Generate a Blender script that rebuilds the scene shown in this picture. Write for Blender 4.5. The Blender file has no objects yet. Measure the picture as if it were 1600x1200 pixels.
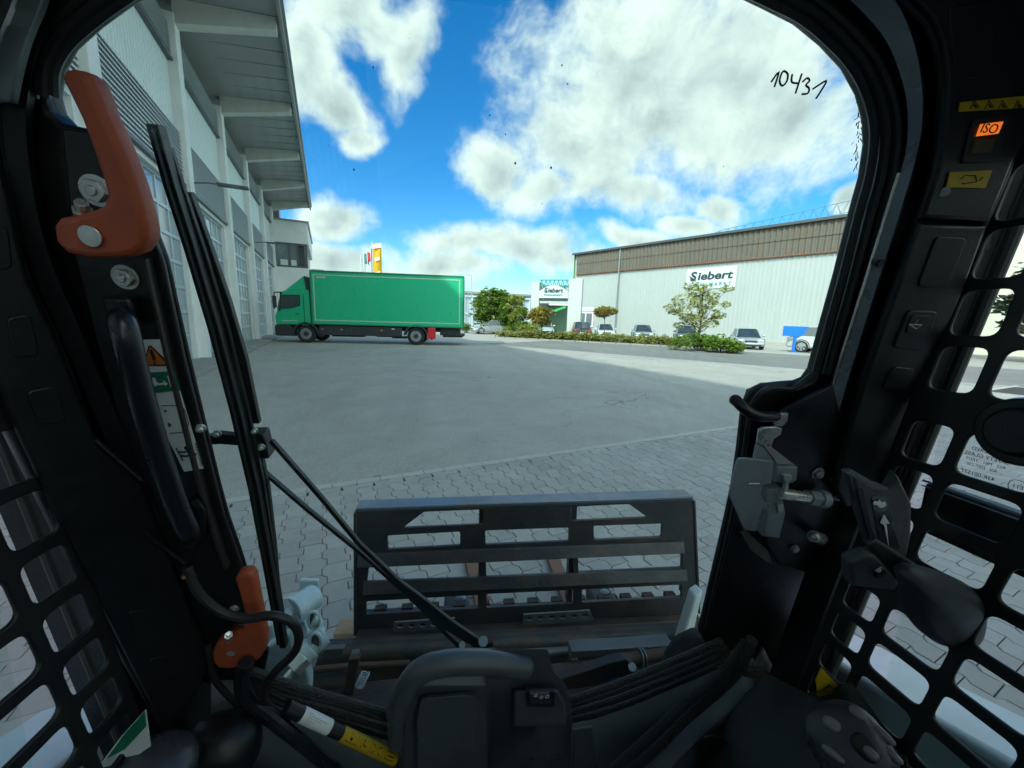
import bpy, bmesh, math, random
from mathutils import Vector, Matrix, noise
R=math.radians
scn=bpy.context.scene
COL=scn.collection
# ------------------------------------------------------------------ camera (machine axes: +Y is where the cab points)
EYE=Vector((0,0,1.5)); FPX=601.0
_y,_p,_r=R(8),R(9.4),R(1.6)
CF=Vector((math.sin(_y)*math.cos(_p),math.cos(_y)*math.cos(_p),-math.sin(_p)))
_R0=Vector((math.cos(_y),-math.sin(_y),0)); _U0=_R0.cross(CF)
CR=_R0*math.cos(_r)+_U0*math.sin(_r); CU=_U0*math.cos(_r)-_R0*math.sin(_r)
cam=bpy.data.cameras.new('camera'); cam.lens=FPX/1600*36; cam.sensor_width=36; cam.clip_start=0.01; cam.clip_end=6000
co=bpy.data.objects.new('camera',cam); COL.objects.link(co)
co.matrix_world=Matrix(((CR.x,CU.x,-CF.x,EYE.x),(CR.y,CU.y,-CF.y,EYE.y),(CR.z,CU.z,-CF.z,EYE.z),(0,0,0,1)))
scn.camera=co
scn.view_settings.view_transform='Standard'; scn.view_settings.look='None'; scn.view_settings.gamma=1
scn.view_settings.use_curve_mapping=False; scn.view_settings.exposure=EXPOSURE=2.9
scn.cycles.max_bounces=8; scn.cycles.diffuse_bounces=4; scn.cycles.transparent_max_bounces=12; scn.cycles.caustics_reflective=False; scn.cycles.caustics_refractive=False
scn.cycles.sample_clamp_indirect=6
def ray(x,y): return CR*((x-800)/FPX)+CU*((600-y)/FPX)+CF
def hit(x,y,n,d):
    n=Vector(n); D=ray(x,y); return EYE+D*((d-n.dot(EYE))/n.dot(D))
def GZ(x,y,z=0.0): return hit(x,y,(0,0,1),z)
def SX(x,y,X): return hit(x,y,(1,0,0),X)
def VY(x,y,Y): return hit(x,y,(0,1,0),Y)
# ------------------------------------------------------------------ sun and sky
LIGHT=Vector((.77,.87,-1.02)).normalized()      # travels from behind the workshop, to the right and away
SUN_EL=math.asin(-LIGHT.z); SUN_AZ=math.atan2(-LIGHT.x,-LIGHT.y)
sl=bpy.data.lights.new('sun','SUN'); sl.energy=.58; sl.angle=R(2); sl.color=(1,.95,.87)
so=bpy.data.objects.new('sun',sl); COL.objects.link(so); so.rotation_euler=LIGHT.to_track_quat('-Z','Y').to_euler(); so.location=(-20,-20,40)
w=bpy.data.worlds.new('World'); scn.world=w; w.use_nodes=True
NT=w.node_tree; NT.nodes.clear()
class NB:
    def __init__(s,nt): s.nt=nt
    def n(s,t,**k):
        nd=s.nt.nodes.new(t)
        for a,b in k.items(): setattr(nd,a,b)
        return nd
    def l(s,a,b): s.nt.links.new(a,b)
    def put(s,sock,v):
        if hasattr(v,'links') or isinstance(v,bpy.types.NodeSocket): s.l(v,sock)
        else: sock.default_value=v
    def math(s,op,a,b=0.0,c=None,clamp=False):
        m=s.n('ShaderNodeMath',operation=op,use_clamp=clamp); s.put(m.inputs[0],a); s.put(m.inputs[1],b)
        if c is not None: s.put(m.inputs[2],c)
        return m.outputs[0]
    def vm(s,op,a,b=None):
        m=s.n('ShaderNodeVectorMath',operation=op); s.put(m.inputs[0],a)
        if b is not None: s.put(m.inputs[1],b)
        return m.outputs['Value'] if op in('DOT_PRODUCT','LENGTH') else m.outputs[0]
    def noise(s,vec,scale,detail=4,rough=.5,dist=0.0):
        m=s.n('ShaderNodeTexNoise'); m.inputs['Scale'].default_value=scale; m.inputs['Detail'].default_value=detail; m.inputs['Roughness'].default_value=rough; m.inputs['Distortion'].default_value=dist
        if vec is not None: s.l(vec,m.inputs['Vector'])
        return m.outputs[0]
    def ramp(s,f,stops):
        m=s.n('ShaderNodeValToRGB'); s.put(m.inputs[0],f); e=m.color_ramp.elements
        while len(e)<len(stops): e.new(.5)
        for i,(p,c) in enumerate(stops):
            e[i].position=p; e[i].color=(c,c,c,1) if not isinstance(c,tuple) else (*c,1)
        return m.outputs[0]
    def mr(s,v,a,b,c,d,smooth=False):
        m=s.n('ShaderNodeMapRange',clamp=True)
        if smooth: m.interpolation_type='SMOOTHSTEP'
        s.put(m.inputs[0],v)
        for i,q in enumerate((a,b,c,d)): s.put(m.inputs[i+1],q)
        return m.outputs[0]
    def mix(s,f,a,b,mode='MIX'):
        m=s.n('ShaderNodeMix',data_type='RGBA',blend_type=mode); s.put(m.inputs[0],f)
        s.put(m.inputs[6],(*a,1) if isinstance(a,tuple) and len(a)==3 else a); s.put(m.inputs[7],(*b,1) if isinstance(b,tuple) and len(b)==3 else b)
        return m.outputs[2]
B=NB(NT)
tc=B.n('ShaderNodeTexCoord').outputs['Generated']
sky=B.n('ShaderNodeTexSky',sky_type='NISHITA'); sky.sun_disc=False; sky.sun_elevation=SUN_EL; sky.sun_rotation=SUN_AZ; sky.altitude=200; sky.air_density=1.0; sky.dust_density=.3; sky.ozone_density=4
hs=B.n('ShaderNodeHueSaturation'); hs.inputs['Saturation'].default_value=1.36; hs.inputs['Value'].default_value=.31; B.l(sky.outputs[0],hs.inputs['Color'])
skyc=hs.outputs[0]
# clouds: cumulus bodies standing in given directions, eaten by noise
def dpx(x,y): return ray(x,y).normalized()
def blob(x,y,wx,wy,rot=0,k=1.0):
    c=dpx(x,y); a=(dpx(x+10,y)-dpx(x-10,y)).normalized(); b=c.cross(a).normalized(); a=b.cross(c).normalized()
    px=(dpx(x+10,y)-dpx(x-10,y)).length/20
    cr,sr=math.cos(R(rot)),math.sin(R(rot)); a,b=a*cr+b*sr, b*cr-a*sr
    sub=B.vm('SUBTRACT',warp,tuple(c))
    u=B.math('MULTIPLY',B.vm('DOT_PRODUCT',sub,tuple(a)),1/(wx*px)); v=B.math('MULTIPLY',B.vm('DOT_PRODUCT',sub,tuple(b)),1/(wy*px))
    z=B.math('MULTIPLY',B.vm('DOT_PRODUCT',sub,tuple(c)),2.0)
    q=B.math('ADD',B.math('ADD',B.math('MULTIPLY',u,u),B.math('MULTIPLY',v,v)),B.math('MULTIPLY',z,z))
    return B.math('MULTIPLY',B.math('SUBTRACT',1.0,B.math('SQRT',q)),k)
wn=B.n('ShaderNodeTexNoise'); wn.inputs['Scale'].default_value=5; wn.inputs['Detail'].default_value=3; B.l(tc,wn.inputs['Vector'])
wsub=B.vm('SUBTRACT',wn.outputs['Color'],(.5,.5,.5)); wsc=B.n('ShaderNodeVectorMath',operation='SCALE'); B.l(wsub,wsc.inputs[0]); wsc.inputs['Scale'].default_value=.09
warp=B.vm('ADD',tc,wsc.outputs[0])
blobs=[(1010,180,240,130,12),(900,235,170,95,0),(1130,120,240,170,25),(990,50,130,90,0),(1240,190,150,100,10),(790,265,95,65,10),(850,300,130,45,5),(1000,300,130,40,5),
 (545,5,120,65,-15),(640,85,70,45,-45),(478,100,45,85,30),(525,170,50,50,0),(600,50,70,45,0),(545,215,40,30,0),(530,345,75,35,0),(500,410,150,30,0),
 (740,378,130,38,0),(700,415,160,36,0),(840,388,110,34,0),(900,405,110,34,0),(990,370,90,24,5),(1070,345,70,28,10),(1125,322,60,36,25),(1335,325,26,40,0),(600,435,160,20,0),(1600,390,120,50,0),(1650,150,150,110,0)]
acc=None
for q in blobs:
    bb=blob(*q); acc=bb if acc is None else B.math('SMOOTH_MAX',acc,bb,.12)
# the rest of the sky dome carries the same broken cumulus
sep=B.n('ShaderNodeSeparateXYZ'); B.l(tc,sep.inputs[0])
den=B.math('ADD',B.math('ABSOLUTE',sep.outputs[2]),.22)
cmb=B.n('ShaderNodeCombineXYZ'); B.l(B.math('DIVIDE',sep.outputs[0],den),cmb.inputs[0]); B.l(B.math('DIVIDE',sep.outputs[1],den),cmb.inputs[1]); B.l(B.math('MULTIPLY',sep.outputs[2],1.2),cmb.inputs[2])
gen=B.mr(B.noise(cmb.outputs[0],1.3,5,.5),.30,.58,-.1,.8)
away=B.mr(B.vm('DOT_PRODUCT',tc,tuple(dpx(820,150))),.45,.68,0,1,True)
gen=B.math('SUBTRACT',gen,B.math('MULTIPLY',away,1.5))
acc=B.math('SMOOTH_MAX',acc,gen,.1)
n1=B.noise(warp,6,12,.60,0); n2=B.noise(tc,26,9,.65,0)
dens=B.math('ADD',acc,B.math('MULTIPLY',B.math('SUBTRACT',n1,.5),2.1)); dens=B.math('ADD',dens,B.math('MULTIPLY',B.math('SUBTRACT',n2,.5),.35))
alpha=B.mr(dens,-.08,.62,0,1,True)
# light from behind-left: a density sample shifted toward the sun darkens the cloud's far side
sh=B.vm('ADD',warp,(-.018,-.018,.035)); n3=B.noise(sh,6,12,.60,0)
lit=B.math('SUBTRACT',n1,n3)
thick=B.mr(dens,.15,1.0,0,1,True)
g=B.math('ADD',B.math('SUBTRACT',.92,B.math('MULTIPLY',thick,.40)),B.math('MULTIPLY',lit,2.0))
g=B.math('ADD',g,B.math('MULTIPLY',B.math('SUBTRACT',n2,.5),.3))
cl=B.ramp(B.math('MULTIPLY',g,1.0,clamp=True),[(.10,(.58,.68,.74)),(.5,(1.02,1.12,1.15)),(.92,(1.50,1.56,1.50))])
sd=B.math('MAXIMUM',B.vm('DOT_PRODUCT',tc,tuple(-LIGHT)),0.0); glow=B.math('ADD',1.0,B.math('MULTIPLY',B.math('POWER',sd,1.5),3.0))   # boost added to clouds round the sun, out of view, to lift the shaded yard
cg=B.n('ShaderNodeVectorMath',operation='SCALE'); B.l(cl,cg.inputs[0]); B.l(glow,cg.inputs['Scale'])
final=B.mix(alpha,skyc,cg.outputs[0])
bg=B.n('ShaderNodeBackground'); bg.inputs[1].default_value=.1; B.l(final,bg.inputs[0])
wo=B.n('ShaderNodeOutputWorld'); B.l(bg.outputs[0],wo.inputs[0])
# ------------------------------------------------------------------ materials
MATS={}
def mat(name,col,rough=.6,metal=0.0,var=.12,scale=6.0,bump=0.0,bscale=40.0,dirt=None,dirt_amt=.4,dscale=2.0,spec=.5,emit=None,coat=0.0):
    if name in MATS: return MATS[name]
    m=bpy.data.materials.new(name); m.use_nodes=True; nt=m.node_tree; b=NB(nt); p=nt.nodes['Principled BSDF']
    oc=b.n('ShaderNodeTexCoord').outputs['Object']
    n=b.noise(oc,scale,6,.6)
    c=b.mix(n,tuple(x*(1-var) for x in col),tuple(min(1,x*(1+var)) for x in col))
    if dirt:
        c=b.mix(b.math('MULTIPLY',b.mr(b.noise(oc,dscale,8,.65),.45,.7,0,1),dirt_amt),c,dirt)
    b.l(c,p.inputs['Base Color'])
    b.l(b.mr(b.noise(oc,scale*2.3,5,.6),.3,.7,max(.02,rough-.08),min(1,rough+.1)),p.inputs['Roughness'])
    p.inputs['Metallic'].default_value=metal; p.inputs['Specular IOR Level'].default_value=spec
    p.inputs['Coat Weight'].default_value=coat
    if emit: p.inputs['Emission Color'].default_value=(*emit[0],1); p.inputs['Emission Strength'].default_value=emit[1]
    if bump:
        bn=b.n('ShaderNodeBump'); bn.inputs['Strength'].default_value=bump; bn.inputs['Distance'].default_value=.01
        b.l(b.noise(oc,bscale,4,.6),bn.inputs['Height']); b.l(bn.outputs[0],p.inputs['Normal'])
    MATS[name]=m; return m
def pane_mat(name,tint,refl=.08):
    if name in MATS: return MATS[name]
    m=bpy.data.materials.new(name); m.use_nodes=True; nt=m.node_tree; nt.nodes.clear(); b=NB(nt)
    t=b.n('ShaderNodeBsdfTransparent'); t.inputs[0].default_value=(*tint,1)
    g=b.n('ShaderNodeBsdfGlossy'); g.inputs['Roughness'].default_value=.02; g.inputs[0].default_value=(1,1,1,1)
    f=b.n('ShaderNodeLayerWeight'); f.inputs['Blend'].default_value=.5; sch=b.math('ADD',.035,b.math('MULTIPLY',b.math('POWER',f.outputs['Facing'],5.0),.9))
    mx=b.n('ShaderNodeMixShader'); b.l(b.math('MULTIPLY',sch,refl*10,clamp=True),mx.inputs[0]); b.l(t.outputs[0],mx.inputs[1]); b.l(g.outputs[0],mx.inputs[2])
    o=b.n('ShaderNodeOutputMaterial'); b.l(mx.outputs[0],o.inputs[0]); MATS[name]=m; return m
# ------------------------------------------------------------------ mesh helpers
class MB:
    def __init__(s): s.v=[]; s.f=[]
    def add(s,vs,fs):
        o=len(s.v); s.v+= [tuple(v) for v in vs]; s.f+=[tuple(i+o for i in f) for f in fs]; return s
    def hexa(s,b,t):   # bottom 4, top 4 (same winding)
        return s.add(list(b)+list(t),[(3,2,1,0),(4,5,6,7),(0,1,5,4),(1,2,6,5),(2,3,7,6),(3,0,4,7)])
    def box(s,x0,x1,y0,y1,z0,z1,M=None):
        v=[(x0,y0,z0),(x1,y0,z0),(x1,y1,z0),(x0,y1,z0),(x0,y0,z1),(x1,y0,z1),(x1,y1,z1),(x0,y1,z1)]
        if M is not None: v=[M@Vector(q) for q in v]
        return s.hexa(v[:4],v[4:])
    def prism(s,lo,hi):
        n=len(lo); return s.add(list(lo)+list(hi),[tuple(range(n))[::-1],tuple(range(n,2*n))]+[(i,(i+1)%n,n+(i+1)%n,n+i) for i in range(n)])
    def tube(s,pts,r,n=10,caps=True):
        pts=[Vector(p) for p in pts]; rs=r if isinstance(r,(list,tuple)) else [r]*len(pts)
        N=None; vs=[]; m=len(pts)
        for i,p in enumerate(pts):
            t=(pts[min(i+1,m-1)]-pts[max(i-1,0)]).normalized()
            if N is None:
                N=t.orthogonal().normalized()
            N=(N-t*N.dot(t)).normalized(); Bn=t.cross(N)
            for k in range(n):
                a=2*math.pi*k/n; vs.append(p+(N*math.cos(a)+Bn*math.sin(a))*rs[i])
        fs=[(i*n+k,i*n+(k+1)%n,(i+1)*n+(k+1)%n,(i+1)*n+k) for i in range(m-1) for k in range(n)]
        if caps: fs+=[tuple(range(n))[::-1],tuple(range((m-1)*n,m*n))]
        return s.add(vs,fs)
    def cyl(s,a,b,r,r2=None,n=16): return s.tube([a,b],[r,r if r2 is None else r2],n)
    def ell(s,c,rx,ry,rz,M=None,nu=14,nv=9,p=1.0):
        vs=[];
        for j in range(nv+1):
            th=math.pi*j/nv
            for i in range(nu):
                ph=2*math.pi*i/nu; q=Vector((math.sin(th)*math.cos(ph),math.sin(th)*math.sin(ph),math.cos(th)))
                q=Vector(tuple(math.copysign(abs(k)**p,k) for k in q)); q=Vector((q.x*rx,q.y*ry,q.z*rz))
                if M is not None: q=M@q
                vs.append(Vector(c)+q)
        return s.add(vs,[(j*nu+i,(j+1)*nu+i,(j+1)*nu+(i+1)%nu,j*nu+(i+1)%nu) for j in range(nv) for i in range(nu)])
    def mesh(s,name,m,smooth=True,ang=35):
        me=bpy.data.meshes.new(name); me.from_pydata(s.v,[],s.f); me.update()
        bm=bmesh.new(); bm.from_mesh(me); bmesh.ops.remove_doubles(bm,verts=bm.verts,dist=1e-5) if len(s.v)<40000 else None; bmesh.ops.recalc_face_normals(bm,faces=bm.faces); bm.to_mesh(me); bm.free()
        me.materials.append(m)
        if smooth:
            me.shade_smooth(); me.set_sharp_from_angle(angle=R(ang))
        return me
    def build(s,name,m,parent=None,smooth=True,bevel=0.0,seg=2,ang=35,kind=None,label=None):
        return link(name,s.mesh(name,m,smooth,ang),parent,bevel,seg,kind,label)
def link(name,me,parent=None,bevel=0,seg=2,kind=None,label=None):
    o=bpy.data.objects.new(name,me); COL.objects.link(o); o.parent=parent
    if bevel:
        b=o.modifiers.new('bevel','BEVEL'); b.width=bevel; b.segments=seg; b.limit_method='ANGLE'; b.angle_limit=R(30); b.harden_normals=False
    if kind: o['kind']=kind
    if label: o['label']=label
    return o
def thing(name,label,cat,loc=(0,0,0),rz=0.0,group=None):
    o=bpy.data.objects.new(name,None); COL.objects.link(o); o.location=loc; o.rotation_euler=(0,0,rz); o['label']=label; o['category']=cat; o.empty_display_size=.2
    if group: o['group']=group
    return o
def tag(o,label=None,cat=None,group=None,kind=None):
    for k,v in (('label',label),('category',cat),('group',group),('kind',kind)):
        if v: o[k]=v
    return o
def copy_tree(o,parent=None):
    c=o.copy(); COL.objects.link(c); c.parent=parent
    for ch in list(o.children): copy_tree(ch,c)
    return c
def frame(O,ex,ey,ez): return Matrix(((ex.x,ey.x,ez.x,O.x),(ex.y,ey.y,ez.y,O.y),(ex.z,ey.z,ez.z,O.z),(0,0,0,1)))
def arc(poly,r,seg=4):
    out=[]; n=len(poly)
    for i in range(n):
        p=Vector(poly[i]); a=Vector(poly[i-1])-p; b=Vector(poly[(i+1)%n])-p
        rr=min(r,a.length*.45,b.length*.45)
        A=p+a.normalized()*rr; C=p+b.normalized()*rr
        for k in range(seg+1):
            t=k/seg; out.append(tuple(A*(1-t)**2+p*2*t*(1-t)+C*t*t))
    return out
def plate_mesh(name,F,outer,holes,th,bev,m):
    """flat plate with holes: outline in the plane of F, thickness th centred on it, rounded rim"""
    cu=bpy.data.curves.new(name,'CURVE'); cu.dimensions='2D'; cu.fill_mode='BOTH'; cu.extrude=max(th/2-bev,1e-5); cu.bevel_depth=bev; cu.bevel_resolution=2; cu.offset=-bev
    for pl in [outer]+list(holes):
        sp=cu.splines.new('POLY'); sp.points.add(len(pl)-1); sp.use_cyclic_u=True
        for i,q in enumerate(pl): sp.points[i].co=(q[0],q[1],0,1)
    ob=bpy.data.objects.new('t',cu); me=bpy.data.meshes.new_from_object(ob); bpy.data.objects.remove(ob); bpy.data.curves.remove(cu)
    me.transform(F); me.name=name; me.materials.clear(); me.materials.append(m); me.shade_smooth(); me.set_sharp_from_angle(angle=R(50)); return me
def text_mesh(name,body,size,F,m,ext=.0005,mirror=False,ax='CENTER',shear=0,sx=1.0,spacing=1.0,off=0.0):
    cu=bpy.data.curves.new(name,'FONT'); cu.body=body; cu.size=size; cu.extrude=ext; cu.align_x=ax; cu.align_y='CENTER'; cu.shear=shear; cu.space_character=spacing; cu.offset=off; cu.resolution_u=4
    ob=bpy.data.objects.new('t',cu); me=bpy.data.meshes.new_from_object(ob); bpy.data.objects.remove(ob); bpy.data.curves.remove(cu)
    S=Matrix.Diagonal((-sx if mirror else sx,1,1,1)); me.transform(F@S); me.name=name; me.materials.clear(); me.materials.append(m); return me
def smooth_path(pts,n=6):
    P=[Vector(p) for p in pts]; out=[]
    for i in range(len(P)-1):
        a=P[max(i-1,0)]; b=P[i]; c=P[i+1]; d=P[min(i+2,len(P)-1)]
        for k in range(n):
            t=k/n; out.append(.5*((2*b)+(c-a)*t+(2*a-5*b+4*c-d)*t*t+(3*b-a-3*c+d)*t*t*t))
    out.append(P[-1]); return out
rnd=random.Random(7)
# ================================================================== THE SETTING
UB=Vector((math.sin(R(-17.6)),math.cos(R(-17.6)),0)); NB_=Vector((math.cos(R(-17.6)),-math.sin(R(-17.6)),0))   # along the workshop / out into the yard
UP_=Vector((math.sin(R(-18)),math.cos(R(-18)),0)); NP=Vector((math.cos(R(-18)),-math.sin(R(-18)),0))
def asphalt_mat(name,c1,c2,agg=.5):
    m=bpy.data.materials.new(name); m.use_nodes=True; nt=m.node_tree; b=NB(nt); p=nt.nodes['Principled BSDF']
    oc=b.n('ShaderNodeTexCoord').outputs['Object']
    big=b.noise(oc,.22,6,.6,.6); mid=b.noise(oc,1.7,7,.65,.3); fine=b.noise(oc,140,2,.6)
    mp=b.n('ShaderNodeMapping'); mp.inputs['Rotation'].default_value=(0,0,R(18)); mp.inputs['Scale'].default_value=(.9,.12,1); b.l(oc,mp.inputs[0]); tracks=b.noise(mp.outputs[0],1.1,5,.6,.4)
    c=b.mix(b.mr(big,.38,.62,0,1),c1,c2); c=b.mix(b.mr(mid,.42,.68,0,.55),c,tuple(x*.70 for x in c1)); c=b.mix(b.mr(tracks,.5,.68,0,.5),c,tuple(x*.60 for x in c1)); c=b.mix(b.mr(b.noise(oc,.5,8,.7,.8),.52,.66,0,.45),c,tuple(min(1,x*1.22) for x in c2))
    c=b.mix(b.mr(fine,.35,.7,0,agg),c,tuple(min(1,x*1.7) for x in c2))
    vo=b.n('ShaderNodeTexVoronoi',feature='DISTANCE_TO_EDGE'); vo.inputs['Scale'].default_value=.33; b.l(b.vm('ADD',oc,b.vm('MULTIPLY',b.n('ShaderNodeTexNoise').outputs['Color'],(.0,.0,.0))),vo.inputs['Vector'])
    nn=b.n('ShaderNodeTexNoise'); nn.inputs['Scale'].default_value=1.3; nn.inputs['Detail'].default_value=6; b.l(oc,nn.inputs['Vector']); b.l(b.vm('ADD',oc,b.vm('MULTIPLY',nn.outputs['Color'],(1.6,1.6,0))),vo.inputs['Vector'])
    crack=b.math('MULTIPLY',b.mr(vo.outputs['Distance'],0,.006,1,0),b.mr(b.noise(oc,.15,2,.5),.5,.62,0,.75)); c=b.mix(crack,c,(.02,.02,.02))
    sp=b.mr(b.noise(oc,.9,3,.5,1.2),.70,.76,0,.5); c=b.mix(sp,c,tuple(x*.35 for x in c1))
    b.l(c,p.inputs['Base Color']); p.inputs['Roughness'].default_value=.88; p.inputs['Specular IOR Level'].default_value=.35
    bn=b.n('ShaderNodeBump'); bn.inputs['Strength'].default_value=.5; bn.inputs['Distance'].default_value=.006; b.l(fine,bn.inputs['Height']); b.l(bn.outputs[0],p.inputs['Normal']); return m
M_asph=asphalt_mat('yard_asphalt',(.25,.245,.225),(.325,.315,.288),.8); M_road=asphalt_mat('road_asphalt',(.15,.152,.146),(.19,.19,.18))
def sheet(name,pts,z,m,label=None):
    mb=MB(); mb.add([(p[0],p[1],z) for p in pts],[tuple(range(len(pts)))]); o=mb.build(name,m,None,False); o['kind']='structure'
    return o
ground_m=mat('gravelly_earth',(.13,.125,.10),.95,var=.3,scale=1.5,bump=.4,bscale=25)
sheet('ground',[(-900,-900),(900,-900),(900,1500),(-900,1500)],-.012,ground_m)
# yard asphalt starts behind the pavers' edge
E0=UP_*3.655
def pv(n,u): return NP*n+UP_*u
sheet('asphalt_yard',[pv(-40,3.655),pv(60,3.655),pv(60,90),pv(-40,90)],-.004,M_asph)
# road strip: dark asphalt beyond the white edge line, following the hedge
ra=GZ(835,543.5); rb=GZ(1262,578); rd=(rb-ra).normalized(); rn=Vector((-rd.y,rd.x,0))
sheet('road',[ra-rd*4,rb+rd*40,rb+rd*40+rn*7.2,ra+rn*7.2-rd*4+rn*3],0.0,M_road)
white=mat('road_paint',(.62,.62,.58),.7,var=.25,scale=4,dirt=(.2,.2,.2),dirt_amt=.7,dscale=5)
ln=sheet('edge_line',[ra-rn*.13,rb+rd*40-rn*.13,rb+rd*40-rn*.01,ra-rn*.01],.004,white)
# ---- pavers
PU,PN=.178,.1335
def paver_mat():
    m=bpy.data.materials.new('concrete_paver'); m.use_nodes=True; nt=m.node_tree; b=NB(nt); p=nt.nodes['Principled BSDF']
    ge=b.n('ShaderNodeNewGeometry'); oi=b.n('ShaderNodeObjectInfo'); rn_=b.math('FRACT',b.math('ADD',ge.outputs['Random Per Island'],oi.outputs['Random']))
    pos=ge.outputs['Position']; fine=b.noise(pos,260,2,.6); mid=b.noise(pos,16,6,.65); big=b.noise(pos,.8,5,.6,.5)
    c=b.mix(rn_,(.31,.308,.29),(.42,.41,.385)); c=b.mix(b.mr(mid,.35,.75,0,.5),c,(.25,.25,.238)); c=b.mix(b.mr(big,.4,.7,0,.5),c,(.46,.45,.42)); c=b.mix(b.mr(fine,.45,.7,0,.4),c,(.36,.355,.34))
    st=b.mr(b.noise(pos,3.1,5,.6,1.4),.66,.74,0,.45); c=b.mix(st,c,(.07,.07,.068))
    sc=b.mr(b.noise(pos,7.3,7,.7,2.0),.66,.72,0,.55); c=b.mix(sc,c,(.42,.42,.40))
    b.l(c,p.inputs['Base Color']); p.inputs['Roughness'].default_value=.85; p.inputs['Specular IOR Level'].default_value=.35
    bn=b.n('ShaderNodeBump'); bn.inputs['Strength'].default_value=.5; bn.inputs['Distance'].default_value=.003; b.l(fine,bn.inputs['Height']); b.l(bn.outputs[0],p.inputs['Normal']); return m
M_pav=paver_mat(); M_joint=mat('joint_sand',(.045,.045,.042),.95,var=.3,scale=30)
pav=sheet('paved_area',[pv(-14,-9),pv(26,-9),pv(26,3.55),pv(-14,3.55)],-.008,M_joint)
WAVE=[(0,.0145),(.34,.0145),(.46,-.0145),(.86,-.0145),(.98,.0145)]
def wv(t):
    t=t%1.0; 
    if t<.34: return .0135
    if t<.46: return .0135-(t-.34)/.12*.027
    if t<.86: return -.0135
    return -.0135+(t-.86)/.14*.027
def paver_outline(ph):
    ks=sorted(set([0,1]+[((k-ph)%1.0) for k in (.34,.46,.86,0.0)]))
    g=.0022
    L=[(-PN/2+wv(k+ph if 0<k<1 else k+ph)+g,(k-.5)*(PU-2*g)) for k in ks]; Rr=[(PN/2+wv(k+ph)-g,(k-.5)*(PU-2*g)) for k in ks]
    return L,Rr
def paver_geo(ph):
    L,Rr=paver_outline(ph); out=L+Rr[::-1]; n=len(out)
    c=Vector((sum(q[0] for q in out)/n,sum(q[1] for q in out)/n))
    e=[]
    for i in range(n):
        a=Vector(out[i-1]);q=Vector(out[i]);d=Vector(out[(i+1)%n]); t=((q-a).normalized()+(d-q).normalized()).normalized(); nr=Vector((t.y,-t.x)); 
        if nr.dot(c-q)<0: nr=-nr
        e.append(q+nr*.004)
    vs=[(q[0],q[1],-.03) for q in out]+[(q[0],q[1],-.003) for q in out]+[(q[0],q[1],0) for q in e]
    m=len(L)
    fs=[(i,(i+1)%n,n+(i+1)%n,n+i) for i in range(n)]+[(n+i,n+(i+1)%n,2*n+(i+1)%n,2*n+i) for i in range(n)]
    fs+=[(2*n+i,2*n+i+1,2*n+(n-2-i),2*n+(n-1-i)) for i in range(m-1)]
    return vs,fs
PG=[paver_geo(0.0),paver_geo(.5)]
cells=[]
def prj(P):
    v=Vector(P)-EYE; d=v.dot(CF)
    if d<.2: return None
    return 800+FPX*v.dot(CR)/d,600-FPX*v.dot(CU)/d,d
for i in range(-58,118):
    for j in range(-32,20):
        n=i*PN; u=3.55-PU/2-(19-j)*PU-(0 if i%2 else PU/2)
        top=u+PU/2
        if top>3.56: continue
        P=pv(n,u); q=prj(P); area=0
        if q and -40<q[0]<1640 and 640<q[1]<1240 and not(0<q[0]-230<120 and q[1]<1200):
            vis=(420<q[0]<1130 and q[1]<990) or q[0]>1300 or q[0]<190
            area=(1/q[2]**3) if vis else 0
            if q[0]<190 and q[1]<820: area=0
        cells.append((area,i,j,P))
cells.sort(key=lambda t:-t[0])
rest=MB(); pm=[MB().add(*PG[k]).mesh('paver',M_pav,False) for k in (0,1)]
A=R(18)
for k,(a,i,j,P) in enumerate(cells):
    dz=rnd.uniform(-.0015,.0015); rz=A+rnd.uniform(-.008,.008)
    if k<296 and a>0:
        o=bpy.data.objects.new('paver',pm[i%2]); COL.objects.link(o); o.parent=pav; o.location=(P.x,P.y,dz); o.rotation_euler=(rnd.uniform(-.004,.004),rnd.uniform(-.004,.004),rz)
    else:
        c_,s_=math.cos(rz),math.sin(rz); V,Fc=PG[i%2]; rest.add([(P.x+x*c_-y*s_,P.y+x*s_+y*c_,z+dz) for x,y,z in V],Fc)
o=rest.build('paver_field',M_pav,pav,False); o['kind']='stuff'
hf=MB()
for i in range(-58,118,2):
    P=pv(i*PN,3.505); Mx=Matrix.Translation(P)@Matrix.Rotation(R(18),4,'Z'); hf.box(-PN/2+.004,PN/2-.004,-.042,.042,-.03,rnd.uniform(-.001,.002),Mx)
o=hf.build('half_stones',M_pav,pav,False); o['kind']='stuff'
# border row of straight stones along the asphalt
bd=MB()
for i in range(-40,90):
    n0=i*.205
    Mx=Matrix.Translation(pv(n0+.1,3.602))@Matrix.Rotation(R(18),4,'Z'); bd.box(-.1,.1,-.046,.046,-.03,rnd.uniform(0,.002),Mx)
o=bd.build('border_stones',mat('pale_border_stone',(.44,.43,.40),.85,var=.2,scale=9,bump=.2),pav,False); o['kind']='stuff'
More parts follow.
